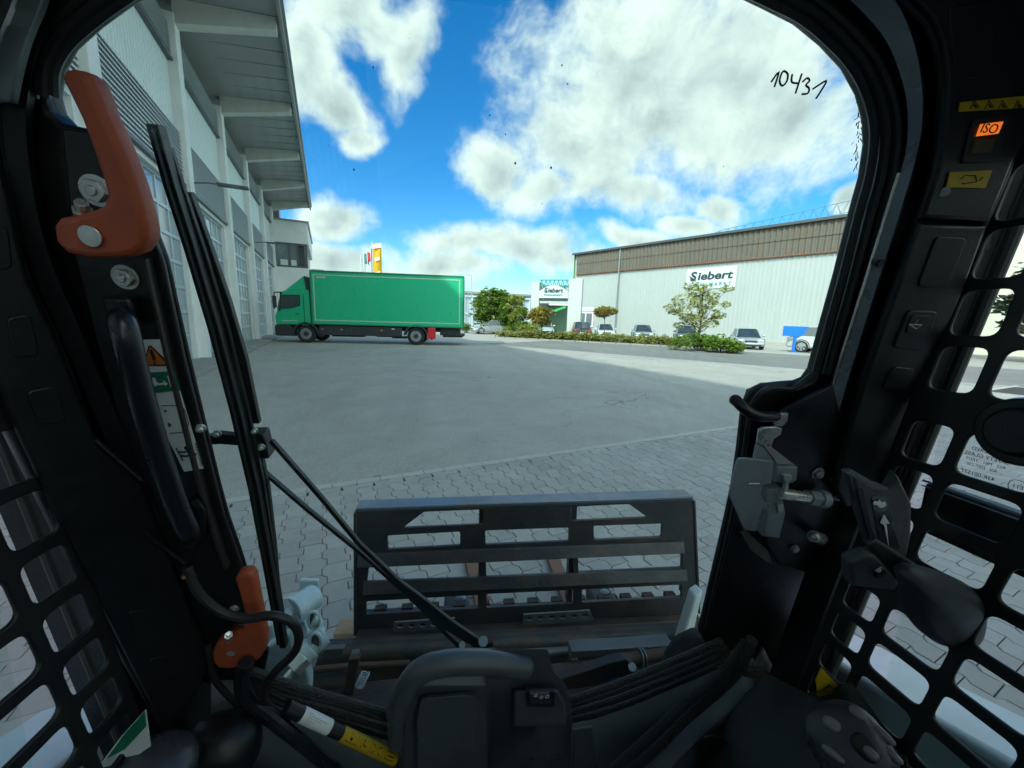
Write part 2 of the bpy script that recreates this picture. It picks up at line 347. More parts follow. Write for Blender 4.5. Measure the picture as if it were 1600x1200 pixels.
# ================================================================== WORKSHOP on the left
shop=thing('workshop_building','long white workshop hall with tall sectional doors and deep overhanging roof at the left','building')
SC=[]  # local frame: s along, n outwards
WD=-3.52
def wb(s,n,z): return UB*s+NB_*(WD+n)+Vector((0,0,z))
FW=frame(NB_*WD,UB,Vector((0,0,1)),NB_)     # local (s, z, n)
concrete=mat('white_render',(.82,.84,.83),.85,var=.06,scale=1.2,dirt=(.45,.47,.46),dirt_amt=.3,dscale=.8,bump=.15,bscale=60)
clad=mat('pale_cladding',(.72,.79,.77),.5,var=.05,scale=.8); louv=mat('louvre_grey',(.68,.72,.73),.5,metal=.1,var=.06,scale=.7)
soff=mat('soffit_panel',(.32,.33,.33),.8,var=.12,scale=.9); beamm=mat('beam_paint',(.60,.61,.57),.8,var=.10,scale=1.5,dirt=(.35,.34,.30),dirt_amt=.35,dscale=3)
dark=mat('dark_trim',(.10,.115,.125),.5,var=.1); alu=mat('door_aluminium',(.50,.56,.60),.4,metal=.4,var=.05)
paneg=mat('door_pane',(.30,.37,.40),.12,var=.35,scale=.9,spec=.9); fasc=mat('roof_fascia',(.34,.35,.34),.5,metal=.2,var=.15,scale=2,dirt=(.2,.16,.12),dirt_amt=.4)
def sbox(mb,s0,s1,n0,n1,z0,z1): return mb.box(s0,s1,z0,z1,n0,n1,FW)
colS=[9.75+5.2*k for k in range(-1,6)]     # pillar positions along the wall
CW=.42
sbox(MB(),-26,colS[-1]+.6,-12,-.32,0,9.3).build('rear_wall',concrete,shop,False)
for k,s in enumerate(colS):
    if s<0: continue
    c=MB(); c.hexa([FW@Vector(q) for q in ((s-CW/2,0,-.34),(s+CW/2,0,-.34),(s+CW/2,0,.14),(s-CW/2,0,.14))],[FW@Vector(q) for q in ((s-CW/2,9.45,-.34),(s+CW/2,9.45,-.34),(s+CW/2,9.45,.14),(s-CW/2,9.45,.14))])
    c.build('pillar',concrete,shop,False,.015)
    b=MB(); b.hexa([FW@Vector(q) for q in ((s-.17,9.2,.10),(s+.17,9.2,.10),(s+.17,9.78,2.55),(s-.17,9.78,2.55))],[FW@Vector(q) for q in ((s-.17,9.84,.10),(s+.17,9.84,.10),(s+.17,10.16,2.55),(s-.17,10.16,2.55))])
    b.build('roof_beam',beamm,shop,False,.012)
# roof slab: sloping soffit with fascia
def slab(s0,s1,n0,z0,n1,z1,t):
    m=MB(); m.hexa([FW@Vector(q) for q in ((s0,z0,n0),(s1,z0,n0),(s1,z1,n1),(s0,z1,n1))],[FW@Vector(q) for q in ((s0,z0+t,n0),(s1,z0+t,n0),(s1,z1+t,n1),(s0,z1+t,n1))]); return m
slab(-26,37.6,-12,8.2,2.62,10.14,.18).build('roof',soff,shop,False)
sbox(MB(),-26,37.6,2.63,2.72,9.98,10.40).build('fascia',fasc,shop,False)
sbox(MB(),-26,37.6,2.725,2.80,10.22,10.36).build('gutter',mat('zinc_gutter',(.33,.35,.36),.4,metal=.6),shop,False)
jn=MB()
for k in range(60):
    s=-14+k*.86+.4; a=FW@Vector((s,9.805,0.0)); b_=FW@Vector((s,10.13,2.6)); jn.tube([a,b_],.012,4)
jn.build('soffit_joints',dark,shop,False,kind='stuff')
louv_me=None; parts={}
def bay(s0,s1,first):
    pad=.0
    # louvre bands made of real slats
    for nm,z0,z1 in (('louvre_band',5.1,6.52),('louvre_band',8.32,9.22)):
        m=MB(); n=int((z1-z0)/.105)
        for i in range(n):
            z=z0+(i+.5)*(z1-z0)/n
            m.hexa([FW@Vector(q) for q in ((s0,z-.05,.02),(s1,z-.05,.02),(s1,z-.035,.02),(s0,z-.035,.02))],[FW@Vector(q) for q in ((s0,z+.035,-.03),(s1,z+.035,-.03),(s1,z+.05,-.03),(s0,z+.05,-.03))])
        sbox(m,s0,s1,-.08,-.05,z0,z1)
        m.build(nm,louv,shop,False,kind='stuff')
    sbox(MB(),s0,s1,-.10,.04,5.0,5.1).build('flashing',dark,shop,False); sbox(MB(),s0,s1,-.12,.03,8.24,8.32).build('flashing',dark,shop,False)
    # ribbed cladding
    pts=[]; n=int((s1-s0)/.16); st=(s1-s0)/n
    for i in range(n):
        a=s0+i*st; pts+=[(a,-.09),(a+st*.72,-.09),(a+st*.80,-.115),(a+st*.92,-.115)]
    pts.append((s1,-.09)); v=[];f=[]
    for i,(a,nn_) in enumerate(pts): v+=[FW@Vector((a,6.52,nn_)),FW@Vector((a,8.24,nn_))]
    f=[(2*i,2*i+2,2*i+3,2*i+1) for i in range(len(pts)-1)]
    MB().add(v,f).build('cladding',clad,shop,False)
    # sectional door: frame, rails, panes
    d0,d1=s0+.22,s1-.22; W=d1-d0; ncol,nrow=6,7; zb,zt=.14,4.86; hh=(zt-zb)/nrow; ww=W/ncol
    m=MB(); sbox(m,s0,d0,-.3,-.06,0,5.0); sbox(m,d1,s1,-.3,-.06,0,5.0); sbox(m,d0,d1,-.3,-.06,4.88,5.0); m.build('door_surround',concrete,shop,False)
    m=MB(); sbox(m,d0,d1,-.30,-.22,zb,zt)
    for r in range(nrow+1): sbox(m,d0,d1,-.219,-.175,zb+r*hh-.045,zb+r*hh+.045)
    for c in range(ncol+1):
        for r in range(nrow): sbox(m,d0+c*ww-.035,d0+c*ww+.035,-.219,-.178,zb+r*hh+.046,zb+(r+1)*hh-.046)
    door=m.build('sectional_door',alu,shop,False,.004)
    if not first: return
    for r in range(nrow):
        for c in range(ncol):
            o=bpy.data.objects.new('pane' if r else 'door_panel',pane_me if r else panel_me); COL.objects.link(o); o.parent=door
            o.matrix_world=Matrix.Translation(wb(d0+(c+.5)*ww,-.213,zb+(r+.5)*hh))@Matrix.Rotation(R(17.6),4,'Z')
ww_=(5.2-CW-.44)/6; hh_=4.72/7
pane_me=MB().box(-.005,.008,-ww_/2+.037,ww_/2-.037,-hh_/2+.047,hh_/2-.047).mesh('pane',paneg,False)
panel_me=MB().box(-.005,.008,-ww_/2+.037,ww_/2-.037,-hh_/2+.047,hh_/2-.047).mesh('panel',mat('door_panel_grey',(.42,.48,.50),.6,var=.06),False)
# panes are laid in the wall plane
for me in (pane_me,panel_me): pass
for k in range(len(colS)-1):
    bay(colS[k]+CW/2+.002,colS[k+1]-CW/2-.002,colS[k]>3)
m=MB(); sbox(m,-26,4.3,-.3,0,0,9.3); m.build('rear_bay_wall',concrete,shop,False)
m=MB()
for k in range(len(colS)-1): sbox(m,colS[k]+CW/2+.01,colS[k+1]-CW/2-.01,-.14,.75,0,.11)
m.build('threshold',mat('threshold_concrete',(.30,.30,.28),.9,var=.2,scale=2,bump=.3,bscale=30),shop,False,.01)
# two slim wall lamps on brackets
for s,z in ((16.0,5.25),(26.8,5.3)):
    a=MB(); a.tube([wb(s-.9,.14,z+.0),wb(s-.9,.45,z+.05),wb(s-.9,.8,z+.06)],.02,6); l_=a.build('lamp_bracket',dark,shop)
    MB().box(s-1.02,s-.78,z+.02,z+.09,.7,1.5,FW).build('floodlight',dark,l_,False,.01)
# ---- office annex beyond the hall
off=thing('office_building','low white office block with a dark framed corner window beyond the end of the workshop','building')
m=MB(); sbox(m,36.0,46,-6,-1.18+3.52,0,4.95+.2); m.build('lower_wall',concrete,off,False,.01)
S0=36.0
def obx(n0,n1,z0,z1,s0=S0,s1=46): 
    m=MB(); m.box(s0,s1,z0,z1,n0-WD,n1-WD,FW); return m
obx(-6,-1.10,7.0,8.62,S0-.05).build('upper_wall',concrete,off,False,.01)
obx(-6.1,-.98,8.62,8.74,S0-.15).build('roof_edge',fasc,off,False)
obx(-6,-3.62,5.15,7.0).build('wall_pier',concrete,off,False)
obx(-3.6,-1.35,5.16,6.99,S0+.25).build('window_reveal',mat('dark_interior',(.06,.07,.075),.3),off,False)
wf=MB()
for a,b_,z0,z1 in ((-3.6,-1.2,6.86,6.985),(-3.6,-1.2,5.165,5.28),(-3.6,-3.48,5.28,6.86),(-2.52,-2.40,5.28,6.86),(-1.95,-1.85,5.28,6.86),(-1.42,-1.2,5.28,6.86)): wf.box(S0+.02,S0+.14,z0,z1,a-WD,b_-WD,FW)
wf.build('window_frame',dark,off,False)
for a,b_ in ((-3.48,-2.52),(-2.40,-1.95)):
    obx(a,b_,5.28,6.86,S0+.07,S0+.09).build('window_pane',mat('office_glass',(.16,.20,.22),.08,var=.5,scale=1.2,spec=.9),off,False)
for a,b_ in ((-3.1,-2.6),(-2.36,-2.0)):
    obx(a,b_,5.3,5.72,S0+.05,S0+.065).build('reflected_board',mat('painted_reflection',(.62,.72,.74),.5),off,False)  # pale boards painted in as reflections on the office panes
obx(-1.1,-.1,5.2,5.45,S0+3,46).build('side_roof',beamm,off,False); obx(-1.1,-.2,4.4,5.2,S0+3.1,46).build('side_wall',concrete,off,False)
sbox(MB(),37.7,39,-1.2,.4,8.7,9.9).build('vent_stack',fasc,off,False)
# ================================================================== WAREHOUSE on the right
HB=Vector((27.26,29.57,0)); HU=Vector((math.sin(R(-33)),math.cos(R(-33)),0)); HN=Vector((HU.y,-HU.x,0))   # HN points away from the yard... flipped below
HN=-HN if HN.dot(-HB)<0 else HN
FH=frame(HB,HU,Vector((0,0,1)),HN)   # local (s, z, n toward yard)
def hbox(mb,s0,s1,n0,n1,z0,z1): return mb.box(s0,s1,z0,z1,n0,n1,FH)
hall=thing('warehouse','big pale corrugated steel warehouse with a rusty brown upper band across the road','building')
def metal_sheet(name,c,rust,amt):
    m=bpy.data.materials.new(name); m.use_nodes=True; nt=m.node_tree; b=NB(nt); p=nt.nodes['Principled BSDF']
    oc=b.n('ShaderNodeTexCoord').outputs['Object']; mp=b.n('ShaderNodeMapping'); mp.inputs['Rotation'].default_value=(0,0,R(-57)); b.l(oc,mp.inputs[0])
    ms=b.n('ShaderNodeMapping'); ms.inputs['Scale'].default_value=(2.2,2.2,.12); b.l(mp.outputs[0],ms.inputs[0])
    st=b.noise(ms.outputs[0],1.2,6,.7); bg_=b.noise(oc,.35,5,.6)
    cc=b.mix(b.mr(st,.45,.75,0,amt),c,rust); cc=b.mix(b.mr(bg_,.45,.7,0,amt*.7),cc,tuple(x*.8 for x in c))
    b.l(cc,p.inputs['Base Color']); p.inputs['Roughness'].default_value=.55; return m
M_low=metal_sheet('white_trapezoid_sheet',(.37,.405,.40),(.31,.34,.325),.35); M_up=metal_sheet('brown_fibre_sheet',(.115,.105,.088),(.17,.10,.055),.75)
def corr(s0,s1,z0,z1,pitch,dep,n0,name,m,frac=(.12,.42,.58,.88)):
    pts=[]; n=int((s1-s0)/pitch)
    for i in range(n):
        a=s0+i*pitch; pts+=[(a,0),(a+pitch*frac[0],0),(a+pitch*frac[1],dep),(a+pitch*frac[2],dep),(a+pitch*frac[3],0)]
    pts.append((s0+n*pitch,0)); v=[]
    for a,d in pts: v+=[FH@Vector((a,z0,n0+d)),FH@Vector((a,z1,n0+d))]
    return MB().add(v,[(2*i,2*i+2,2*i+3,2*i+1) for i in range(len(pts)-1)]).build(name,m,hall,False)
S1h=23.3
corr(-6.5,S1h,.25,7.42,.333,.014,.0,'wall_cladding',M_low)
corr(-6.5,S1h,7.36,8.72,.42,.10,.14,'upper_cladding',M_up,(.1,.4,.6,.9)); corr(-6.5,S1h,8.66,9.90,.42,.10,.20,'upper_cladding',M_up,(.1,.4,.6,.9))
hbox(MB(),-6.5,S1h,-14,-.02,0,9.9).build('hall_core',M_low,hall,False)
hbox(MB(),-6.5,S1h+.1,-14,.42,9.9,10.02).build('roof',fasc,hall,False)
hbox(MB(),-6.5,S1h+.1,.43,.56,9.78,9.99).build('gutter',mat('dark_gutter',(.07,.08,.085),.5,metal=.4),hall,False)
hbox(MB(),-6.5,S1h,-.01,.08,0,.25).build('plinth',mat('plinth_concrete',(.35,.34,.31),.9,var=.2,scale=2),hall,False)
rl=MB()
for i in range(140):
    s=-6.4+i*.21; rl.cyl(FH@Vector((s,7.40,.30)),FH@Vector((s,7.40,.16)),.07,n=6)
rl.build('rust_fixings',mat('rust_red',(.25,.09,.04),.9,var=.4,scale=3),hall,False,kind='stuff')
m=MB(); m.cyl(FH@Vector((16.5,0,.36)),FH@Vector((16.5,9.85,.36)),.075,n=10); m.build('downpipe',mat('pipe_grey',(.28,.32,.34),.4,metal=.5),hall)
gr=mat('green_edge',(.12,.34,.10),.5); hbox(MB(),S1h+.0,S1h+.05,-.1,.2,0,9.88).build('corner_trim',gr,hall,False)
# window and little notice
wr=MB(); 
for a,b_,z0,z1 in ((19.9,22.3,2.62,2.76),(19.9,22.3,.95,1.09),(19.9,20.06,1.09,2.62),(21.0,21.14,1.09,2.62),(22.14,22.3,1.09,2.62)): hbox(wr,a,b_,.046,.13,z0,z1)
wn_=wr.build('window',mat('white_plastic',(.78,.8,.8),.4),hall,False)
for a,b_ in ((20.06,21.0),(21.14,22.14)): hbox(MB(),a,b_,.05,.075,1.09,2.62).build('pane',mat('dark_pane',(.10,.12,.14),.08,var=.4,spec=.9),wn_,False)
hbox(MB(),19.9,21.9,.05,.08,2.95,3.35).build('notice',mat('notice_white',(.7,.76,.78),.5),hall,False)
for q in range(1): hbox(MB(),20.1,21.6,.081,.085,3.1,3.16).build('notice_line',mat('notice_blue',(.05,.16,.25),.5),hall,False)
# banner
ban=thing('banner','white rectangular steel trade banner reading Siebert Stahlmarkt on the warehouse wall','sign',FH@Vector((6.5,5.0,.06)))
def fin(o,par): o.parent=par; o.matrix_parent_inverse=Matrix.Translation(-Vector(par.location)); return o
bw=mat('banner_white',(.56,.61,.61),.5,var=.04); ink=mat('banner_ink',(.015,.03,.05),.5); teal=mat('banner_teal',(.02,.20,.30),.5)
fin(hbox(MB(),4.15,8.75,.05,.09,5.02,6.94).build('board',bw,None,False),ban)
def siebert(FT,w,h,par,sub,z0):
    """striped S mark, heavy slanted word, spaced line under it; FT local x to the right in view, y up"""
    def fit(body,size,tw,xc,yc,mt,sh,off):
        m0=text_mesh('t',body,size,Matrix.Identity(4),mt,.003,shear=sh,off=off); xs=[v.co.x for v in m0.vertices]; ys=[v.co.y for v in m0.vertices]; k=tw/(max(xs)-min(xs)); cx_=(max(xs)+min(xs))/2; cy_=(max(ys)+min(ys))/2
        m0.transform(FT@Matrix.Translation((xc,yc,.006))@Matrix.Diagonal((k,1,1,1))@Matrix.Translation((-cx_,-cy_,0))); return m0
    s=MB()
    for i in range(3):
        x0=-w*.50+i*w*.030; s.prism([FT@Vector((x0,h*(.10-i*.17),.004)),FT@Vector((x0+w*.12,h*(-.22-i*.10),.004)),FT@Vector((x0+w*.12,h*(-.30-i*.10),.004)),FT@Vector((x0,h*(.01-i*.17),.004))],[FT@Vector((x0,h*(.10-i*.17),.010)),FT@Vector((x0+w*.12,h*(-.22-i*.10),.010)),FT@Vector((x0+w*.12,h*(-.30-i*.10),.010)),FT@Vector((x0,h*(.01-i*.17),.010))])
    fin(s.build('emblem',ink,None,False),par)
    fin(link('lettering',fit('S',h*1.25,w*.15,-w*.385,0,ink,.1,h*.045)),par)
    fin(link('lettering',fit('iebert',h*1.12,w*.78,w*.105,-h*.02,ink,.12,h*.035)),par)
    fin(link('small_lettering',fit(sub,h*.46,w*.96,0,-h*.90,teal,0,h*.014)),par)
FTb=FH@Matrix.Translation((6.45,6.2,.095))@Matrix.Diagonal((-1,1,1,1))
FTb=frame(FH@Vector((6.45,6.24,.095)),-HU,Vector((0,0,1)),HN)
siebert(FTb,4.1,.92,ban,'S T A H L M A R K T',0)
# lattice boom lying above the roof
cr=thing('crane_boom','thin blue lattice crane boom showing above the warehouse roof','crane',FH@Vector((1,10,-4)))
steelb=mat('boom_blue',(.10,.25,.40),.5,metal=.3)
c0=FH@Vector((11.0,10.6,-7)); c1=FH@Vector((-5.5,12.0,-7)); mb_=MB()
upv=Vector((0,0,1.05)); side=HN*.8
def LP(t,k): 
    p=c0.lerp(c1,t); h=min(1,t*9); return p+(upv*h if k==2 else (side*.5*h if k==0 else -side*.5*h))
for k in range(3): mb_.tube([LP(t/20,k) for t in range(21)],.035,5)
for t in range(20):
    mb_.tube([LP(t/20,0),LP((t+.5)/20,2),LP((t+1)/20,0)],.022,4); mb_.tube([LP(t/20,1),LP((t+.5)/20,2),LP((t+1)/20,1)],.022,4)
fin(mb_.build('lattice',steelb,None),cr)
mb_=MB(); mb_.box(-.25,.25,-.25,.25,-1.2,.5,Matrix.Translation(c0+HU*-.0)); fin(mb_.build('boom_foot',steelb,None,False),cr)
for t in (0.0,.99): fin(MB().cyl(LP(t,0),Vector((LP(t,0).x,LP(t,0).y,9.9)),.08,n=6).build('support_post',steelb,None),cr)
# ---- entrance building
ent=thing('entrance_building','white gabled entrance building with a green truss and open rolling gate left of the warehouse','building')
e0=GZ(828,524); 
EA=GZ(829,524.5); EB=GZ(906,527.5); EB=EA+(EB-EA)*1.0
eu=(EB-EA).normalized(); LW=(EB-EA).length; en=Vector((eu.y,-eu.x,0)); FE=frame(EA,eu,Vector((0,0,1)),en)
def ebx(x0,x1,z0,z1,n0,n1): return MB().box(x0,x1,z0,z1,n0,n1,FE)
k_=LW/5.2
pw=mat('entrance_white',(.50,.53,.52),.7,var=.05); 
kz=1.0
def ez(y): return (524-y)*0+hit(860,y,en,en.dot(EA)).z
zt=ez(441); ztp=ez(438)
ebx(0,LW*.16,0,zt,-5,.3).build('pillar',pw,ent,False,.02); ebx(LW*.74,LW,0,ez(436),-.6,.35).build('pillar',pw,ent,False,.02)
ebx(LW*.16,LW*.74,ez(470),zt-.25,-5,-.4).build('upper_wall',mat('grey_sheet',(.50,.54,.55),.6),ent,False)
ebx(LW*.16,LW*.74,ez(474),ez(470)-.01,-.5,.1).build('lintel',pw,ent,False)
ebx(LW*.16,LW*.74,0,ez(474)-.02,-4,-3.8).build('gate_interior',mat('interior_green',(.25,.42,.30),.7,var=.3,scale=1),ent,False)
gt=mat('gate_green',(.04,.42,.12),.5)
a=FE@Vector((LW*.44,ez(487),.25)); b_=FE@Vector((LW*.70,ez(479),.25)); MB().tube([a,b_],.17,4).build('barrier_arm',gt,ent,False)
tr=MB(); x0,x1=LW*.16,LW*.74; zt0,zt1=ez(451),ez(438)
trg=mat('truss_green',(.03,.28,.20),.5)
tr.tube([FE@Vector((x0,zt1,.2)),FE@Vector((x1,zt1,.2))],.07,4)
for i in range(7):
    xa=x0+(x1-x0)*i/7; xb=x0+(x1-x0)*(i+1)/7; tr.tube([FE@Vector((xa,zt0,.2)),FE@Vector(((xa+xb)/2,zt1,.2)),FE@Vector((xb,zt0,.2))],.07,4)
tr.build('roof_truss',trg,ent,False)
sg=thing('arched_sign','white arched sign reading Siebert Stahlmarkt above the entrance gate','sign',FE@Vector((LW*.45,ez(460),.3)))
za,zb_=ez(446),ez(466); xc=(x0+x1)/2; ar=[]
for i in range(13):
    t=i/12; ar.append((x0+(x1-x0)*t, zb_+(za-zb_)*(.38+.62*math.sin(math.pi*(.06+.88*t)))))
lo=[FE@Vector((x0,zb_,.3))]+[FE@Vector((p,q,.3)) for p,q in ar]+[FE@Vector((x1,zb_,.3))]; hi=[p+en*.12 for p in lo]
fin(MB().prism(lo,hi).build('board',bw,None,False),sg)
siebert(frame(FE@Vector((xc,zb_+(za-zb_)*.60,.43)),eu,Vector((0,0,1)),en),(x1-x0)*.66,(za-zb_)*.42,sg,'STAHLMARKT',0)
# ---- far pale hall left of the trees
fh=thing('distant_hall','pale blue grey distant hall with framed wall panels seen beyond the truck tail','building')
FA=GZ(700,514.5); FBv=GZ(835,517); fu=(FBv-FA).normalized(); fn=Vector((fu.y,-fu.x,0)); FF=frame(FA,fu,Vector((0,0,1)),fn); FL=(FBv-FA).length
fm=mat('distant_sheet',(.45,.55,.62),.6,var=.06,scale=.3); fz=hit(760,460,fn,fn.dot(FA)).z
MB().box(0,FL,0,fz,-14,0,FF).build('wall',fm,fh,False); MB().box(-.3,FL+.3,fz,fz+.3,-14,.4,FF).build('roof_edge',fasc,fh,False)
for i in range(12): MB().box(i*FL/12,i*FL/12+.22,0,fz-.02,.01,.2,FF).build('wall_frame',mat('frame_pale',(.62,.70,.74),.5),fh,False)
for z in (2.2,4.6): MB().box(0,FL,z,z+.2,.21,.3,FF).build('wall_rail',mat('frame_pale',(.62,.70,.74),.5),fh,False)
# right-hand side: low hall and clutter seen through the side screen
P0=SX(1583,556,30.0)
rh=thing('roadside_hall','low cream building with a flat roof far to the right beyond the mesh screen','building')
ca=GZ(1520,560); cb=ray(1600,556).normalized(); 
q0=Vector((39,21,0)); q1=Vector((52,8,0)); ru=(q1-q0).normalized(); rnn=Vector((ru.y,-ru.x,0)); rnn=-rnn if rnn.dot(-q0)<0 else rnn
FR=frame(q0,ru,Vector((0,0,1)),rnn)
MB().box(-3,24,0,9.2,-10,0,FR).build('wall',mat('cream_wall',(.52,.52,.44),.8,var=.08),rh,False)
MB().box(-3.3,24,9.2,9.6,-10,.3,FR).build('roof_edge',fasc,rh,False)
for i in range(6): MB().box(1+i*3.6,2.8+i*3.6,2.5,4.2,.01,.08,FR).build('window',paneg,rh,False)
# ================================================================== flags and posts
fl=[(589,581.5,384,424,'orange'),(578.5,580,387,424,'navy'),(575,576,393,424,'red'),(571,571.5,396,424,'teal'),(566,566.5,400,424,'pale')]
FD=46.0
fcol={'orange':(.80,.42,.02),'navy':(.02,.03,.12),'red':(.60,.03,.05),'teal':(.05,.20,.22),'pale':(.35,.42,.45)}
pole_m=mat('pole_white',(.7,.72,.72),.4)
def wpt(x,y,dist):
    d=ray(x,y); return EYE+d*(dist/math.hypot(d.x,d.y))
for i,(cx,dx,yt,yb,cn) in enumerate([(588.5,14,382,452,'orange'),(581.5,4.5,388,452,'navy'),(576,5,394,408,'red'),(570.5,4,396,412,'teal'),(565.5,3,401,452,'pale')]):
    T=wpt(cx-dx/2,yt,FD+i*4); px=(wpt(cx+5,yt,FD+i*4)-wpt(cx-5,yt,FD+i*4)); sx_=Vector((px.x,px.y,0)).normalized(); wpx=px.length/10
    lab={'orange':'tall orange banner flag with a white top, nearest of the flag row behind the truck','navy':'narrow navy banner flag with white letters second in the flag row','red':'small red banner flag in the middle of the flag row','teal':'thin dark teal drooping flag fourth in the flag row','pale':'pale grey flag farthest left in the flag row'}[cn]
    f_=thing('flag',lab,'flag',(T.x,T.y,0),group='advertising flags behind the truck')
    MB().cyl((0,0,0),(0,0,T.z+.25),.06,.04,8).build('flag_pole',pole_m,f_)
    hgt=T.z-wpt(cx,yb,FD+i*4).z; W_=max(.5,wpx*dx*(2.0 if dx<10 else 1)); g=MB(); nn=8
    rows=14; vs=[];fs=[]
    ang=R(0 if dx>10 else 0)
    for r in range(rows+1):
        for c in range(nn+1):
            t=c/nn; vs.append(sx_*(W_*t)+Vector((-sx_.y,sx_.x,0))*(.12*math.sin(t*5+r*.35)*t)+Vector((0,0,T.z-hgt*r/rows+.25*t*(1 if dx>10 else -.4))))
    fs=[(r*(nn+1)+c,r*(nn+1)+c+1,(r+1)*(nn+1)+c+1,(r+1)*(nn+1)+c) for r in range(rows) for c in range(nn)]
    g.add(vs,fs); cl_=g.build('cloth',mat('flag_'+cn,fcol[cn],.8),f_)
    s_=cl_.modifiers.new('thick','SOLIDIFY'); s_.thickness=.01
    if cn in('orange','navy'):
        fr=Vector((sx_.y,-sx_.x,0)); fr=fr if fr.dot(Vector((-T.x,-T.y,0)))>0 else -fr
        hs_=[('white_band',0.02,.10)]+[('letter_block',.30,.38),('letter_block',.62,.70),('letter_block',.90,.97)] if cn=='orange' else [('letter_block',.06+.11*j,.13+.11*j) for j in range(6)]
        for nm,a,b_ in hs_:
            z1=T.z-hgt*a; z0=T.z-hgt*b_; m=MB(); l0,l1=(0,1) if nm=='white_band' else (.22,.78)
            m.hexa([sx_*W_*l0+fr*.16+Vector((0,0,z0)),sx_*W_*l1+fr*.16+Vector((0,0,z0+.2)),sx_*W_*l1+fr*.17+Vector((0,0,z0+.2)),sx_*W_*l0+fr*.17+Vector((0,0,z0))],[sx_*W_*l0+fr*.16+Vector((0,0,z1)),sx_*W_*l1+fr*.16+Vector((0,0,z1+.2)),sx_*W_*l1+fr*.17+Vector((0,0,z1+.2)),sx_*W_*l0+fr*.17+Vector((0,0,z1))])
            m.build(nm,mat('flag_white',(.8,.8,.78),.8),cl_,False)
for (x,yt,d,lab) in ((736.5,430,52,'thin grey mast left of the far hall just beyond the truck tail'),(731.5,452,50,'shorter grey mast close behind the truck box')):
    T=wpt(x,yt,d); p=thing('mast',lab,'mast',(T.x,T.y,0),group='thin masts by the far hall'); MB().cyl((0,0,0),(0,0,T.z),.07,.05,8).build('pole',mat('mast_grey',(.4,.44,.46),.5,metal=.4),p); MB().cyl((0,0,T.z),(-.6,0,T.z+.05),.04,n=6).build('arm',mat('mast_grey',(.4,.44,.46)),p)
# ================================================================== TRUCK
green=mat('truck_green',(.010,.50,.245),.32,var=.05,scale=1.5,coat=.3,dirt=(.06,.50,.30),dirt_amt=.2,dscale=1.5); blackp=mat('black_plastic',(.035,.038,.042),.55,var=.2); rub=mat('tyre_rubber',(.02,.02,.021),.85,bump=.3,bscale=60)
rimm=mat('wheel_silver',(.42,.44,.46),.35,metal=.8); chas=mat('chassis_dark',(.03,.03,.032),.7,var=.3); stripe=mat('reflective_tape',(.50,.62,.50),.5); carglass=mat('car_glass',(.03,.045,.05),.05,spec=1.0,var=.6,scale=1.5)
redm=mat('signal_red',(.62,.02,.03),.4); orm=mat('marker_orange',(.7,.2,.03),.4); headl=mat('lamp_glass',(.6,.65,.68),.1,spec=1)
T0=Vector((-2.36,21.98,0)); th=math.atan2(-.03,1)       # local +x = toward the tail
tk=thing('box_truck','green box truck with green cab and roof deflector parked sideways in front of the workshop','truck',T0,th)
Wd=2.45
def tb(x0,x1,y0,y1,z0,z1): return MB().box(x0,x1,y0,y1,z0,z1)
# near side is local y=0 .. far side y=+Wd
def mirror_y(): return [(0,),(Wd,)]
box_=tb(-5.42,2.63,-.02,Wd+.02,1.02,3.80).build('cargo_box',green,tk,False,.03,3)
tp=MB()
for x0,x1,z0,z1 in ((-5.30,2.42,3.56,3.61),(-5.30,2.42,1.20,1.25),(-5.28,-5.23,1.26,3.55),(2.36,2.41,1.26,3.55)): tp.box(x0,x1,-.028,-.021,z0,z1)
tp.build('reflective_tape',stripe,box_,False)
tr_=MB()
for x0,x1,z0,z1 in ((-5.43,2.64,3.74,3.815),(-5.43,2.64,.99,1.06),(-5.44,-5.36,1.06,3.74),(2.57,2.65,1.06,3.74)): tr_.box(x0,x1,-.045,-.02,z0,z1)
tr_.build('frame_profile',mat('truck_trim',(.02,.22,.12),.4,var=.05),box_,False,.008)
tb(-5.1,-4.65,-.03,-.022,3.42,3.50).build('maker_badge',stripe,box_,False)
# cab
prof=[(-7.30,.95),(-7.33,1.35),(-7.24,1.62),(-7.12,2.15),(-6.95,2.62),(-6.80,2.72),(-5.56,2.80),(-5.52,1.0),(-5.55,.95)]
cab=MB().prism([(x,0.06,z) for x,z in prof],[(x,Wd-.06,z) for x,z in prof]).build('cab',green,tk,False,.05,3)
win=[(-7.10,1.78),(-6.98,2.20),(-6.90,2.46),(-6.02,2.50),(-6.04,1.98),(-6.5,1.84)]
MB().prism([(x,.02,z) for x,z in win],[(x,.058,z) for x,z in win]).build('side_window',carglass,cab,False,.01)
wf_=MB(); 
for i in range(len(win)):
    a,b_=win[i],win[(i+1)%len(win)]; wf_.tube([(a[0],.03,a[1]),(b_[0],.03,b_[1])],.025,5)
wf_.build('window_seal',blackp,cab)
ws=[(-7.245,1.66),(-7.15,2.12),(-7.0,2.52),(-6.96,2.50),(-7.09,2.1),(-7.18,1.66)]
MB().prism([(x-.03,.2,z) for x,z in ws],[(x-.03,Wd-.2,z) for x,z in ws]).build('windscreen',carglass,cab,False)
MB().prism([(x-.05,.02,z) for x,z in ((-7.05,1.62),(-6.98,1.66),(-6.86,2.62),(-6.93,2.66))],[(x-.05,.05,z) for x,z in ((-7.05,1.62),(-6.98,1.66),(-6.86,2.62),(-6.93,2.66))]).build('pillar_cover',blackp,cab,False)
MB().tube([(-6.9,.05,2.62),(-7.2,-.12,2.60),(-7.24,-.16,2.2),(-7.22,-.16,1.75)],.035,6).build('mirror_arm',blackp,cab)
tb(-7.26,-7.12,-.28,-.08,1.82,2.42).build('mirror',blackp,cab,False,.03)
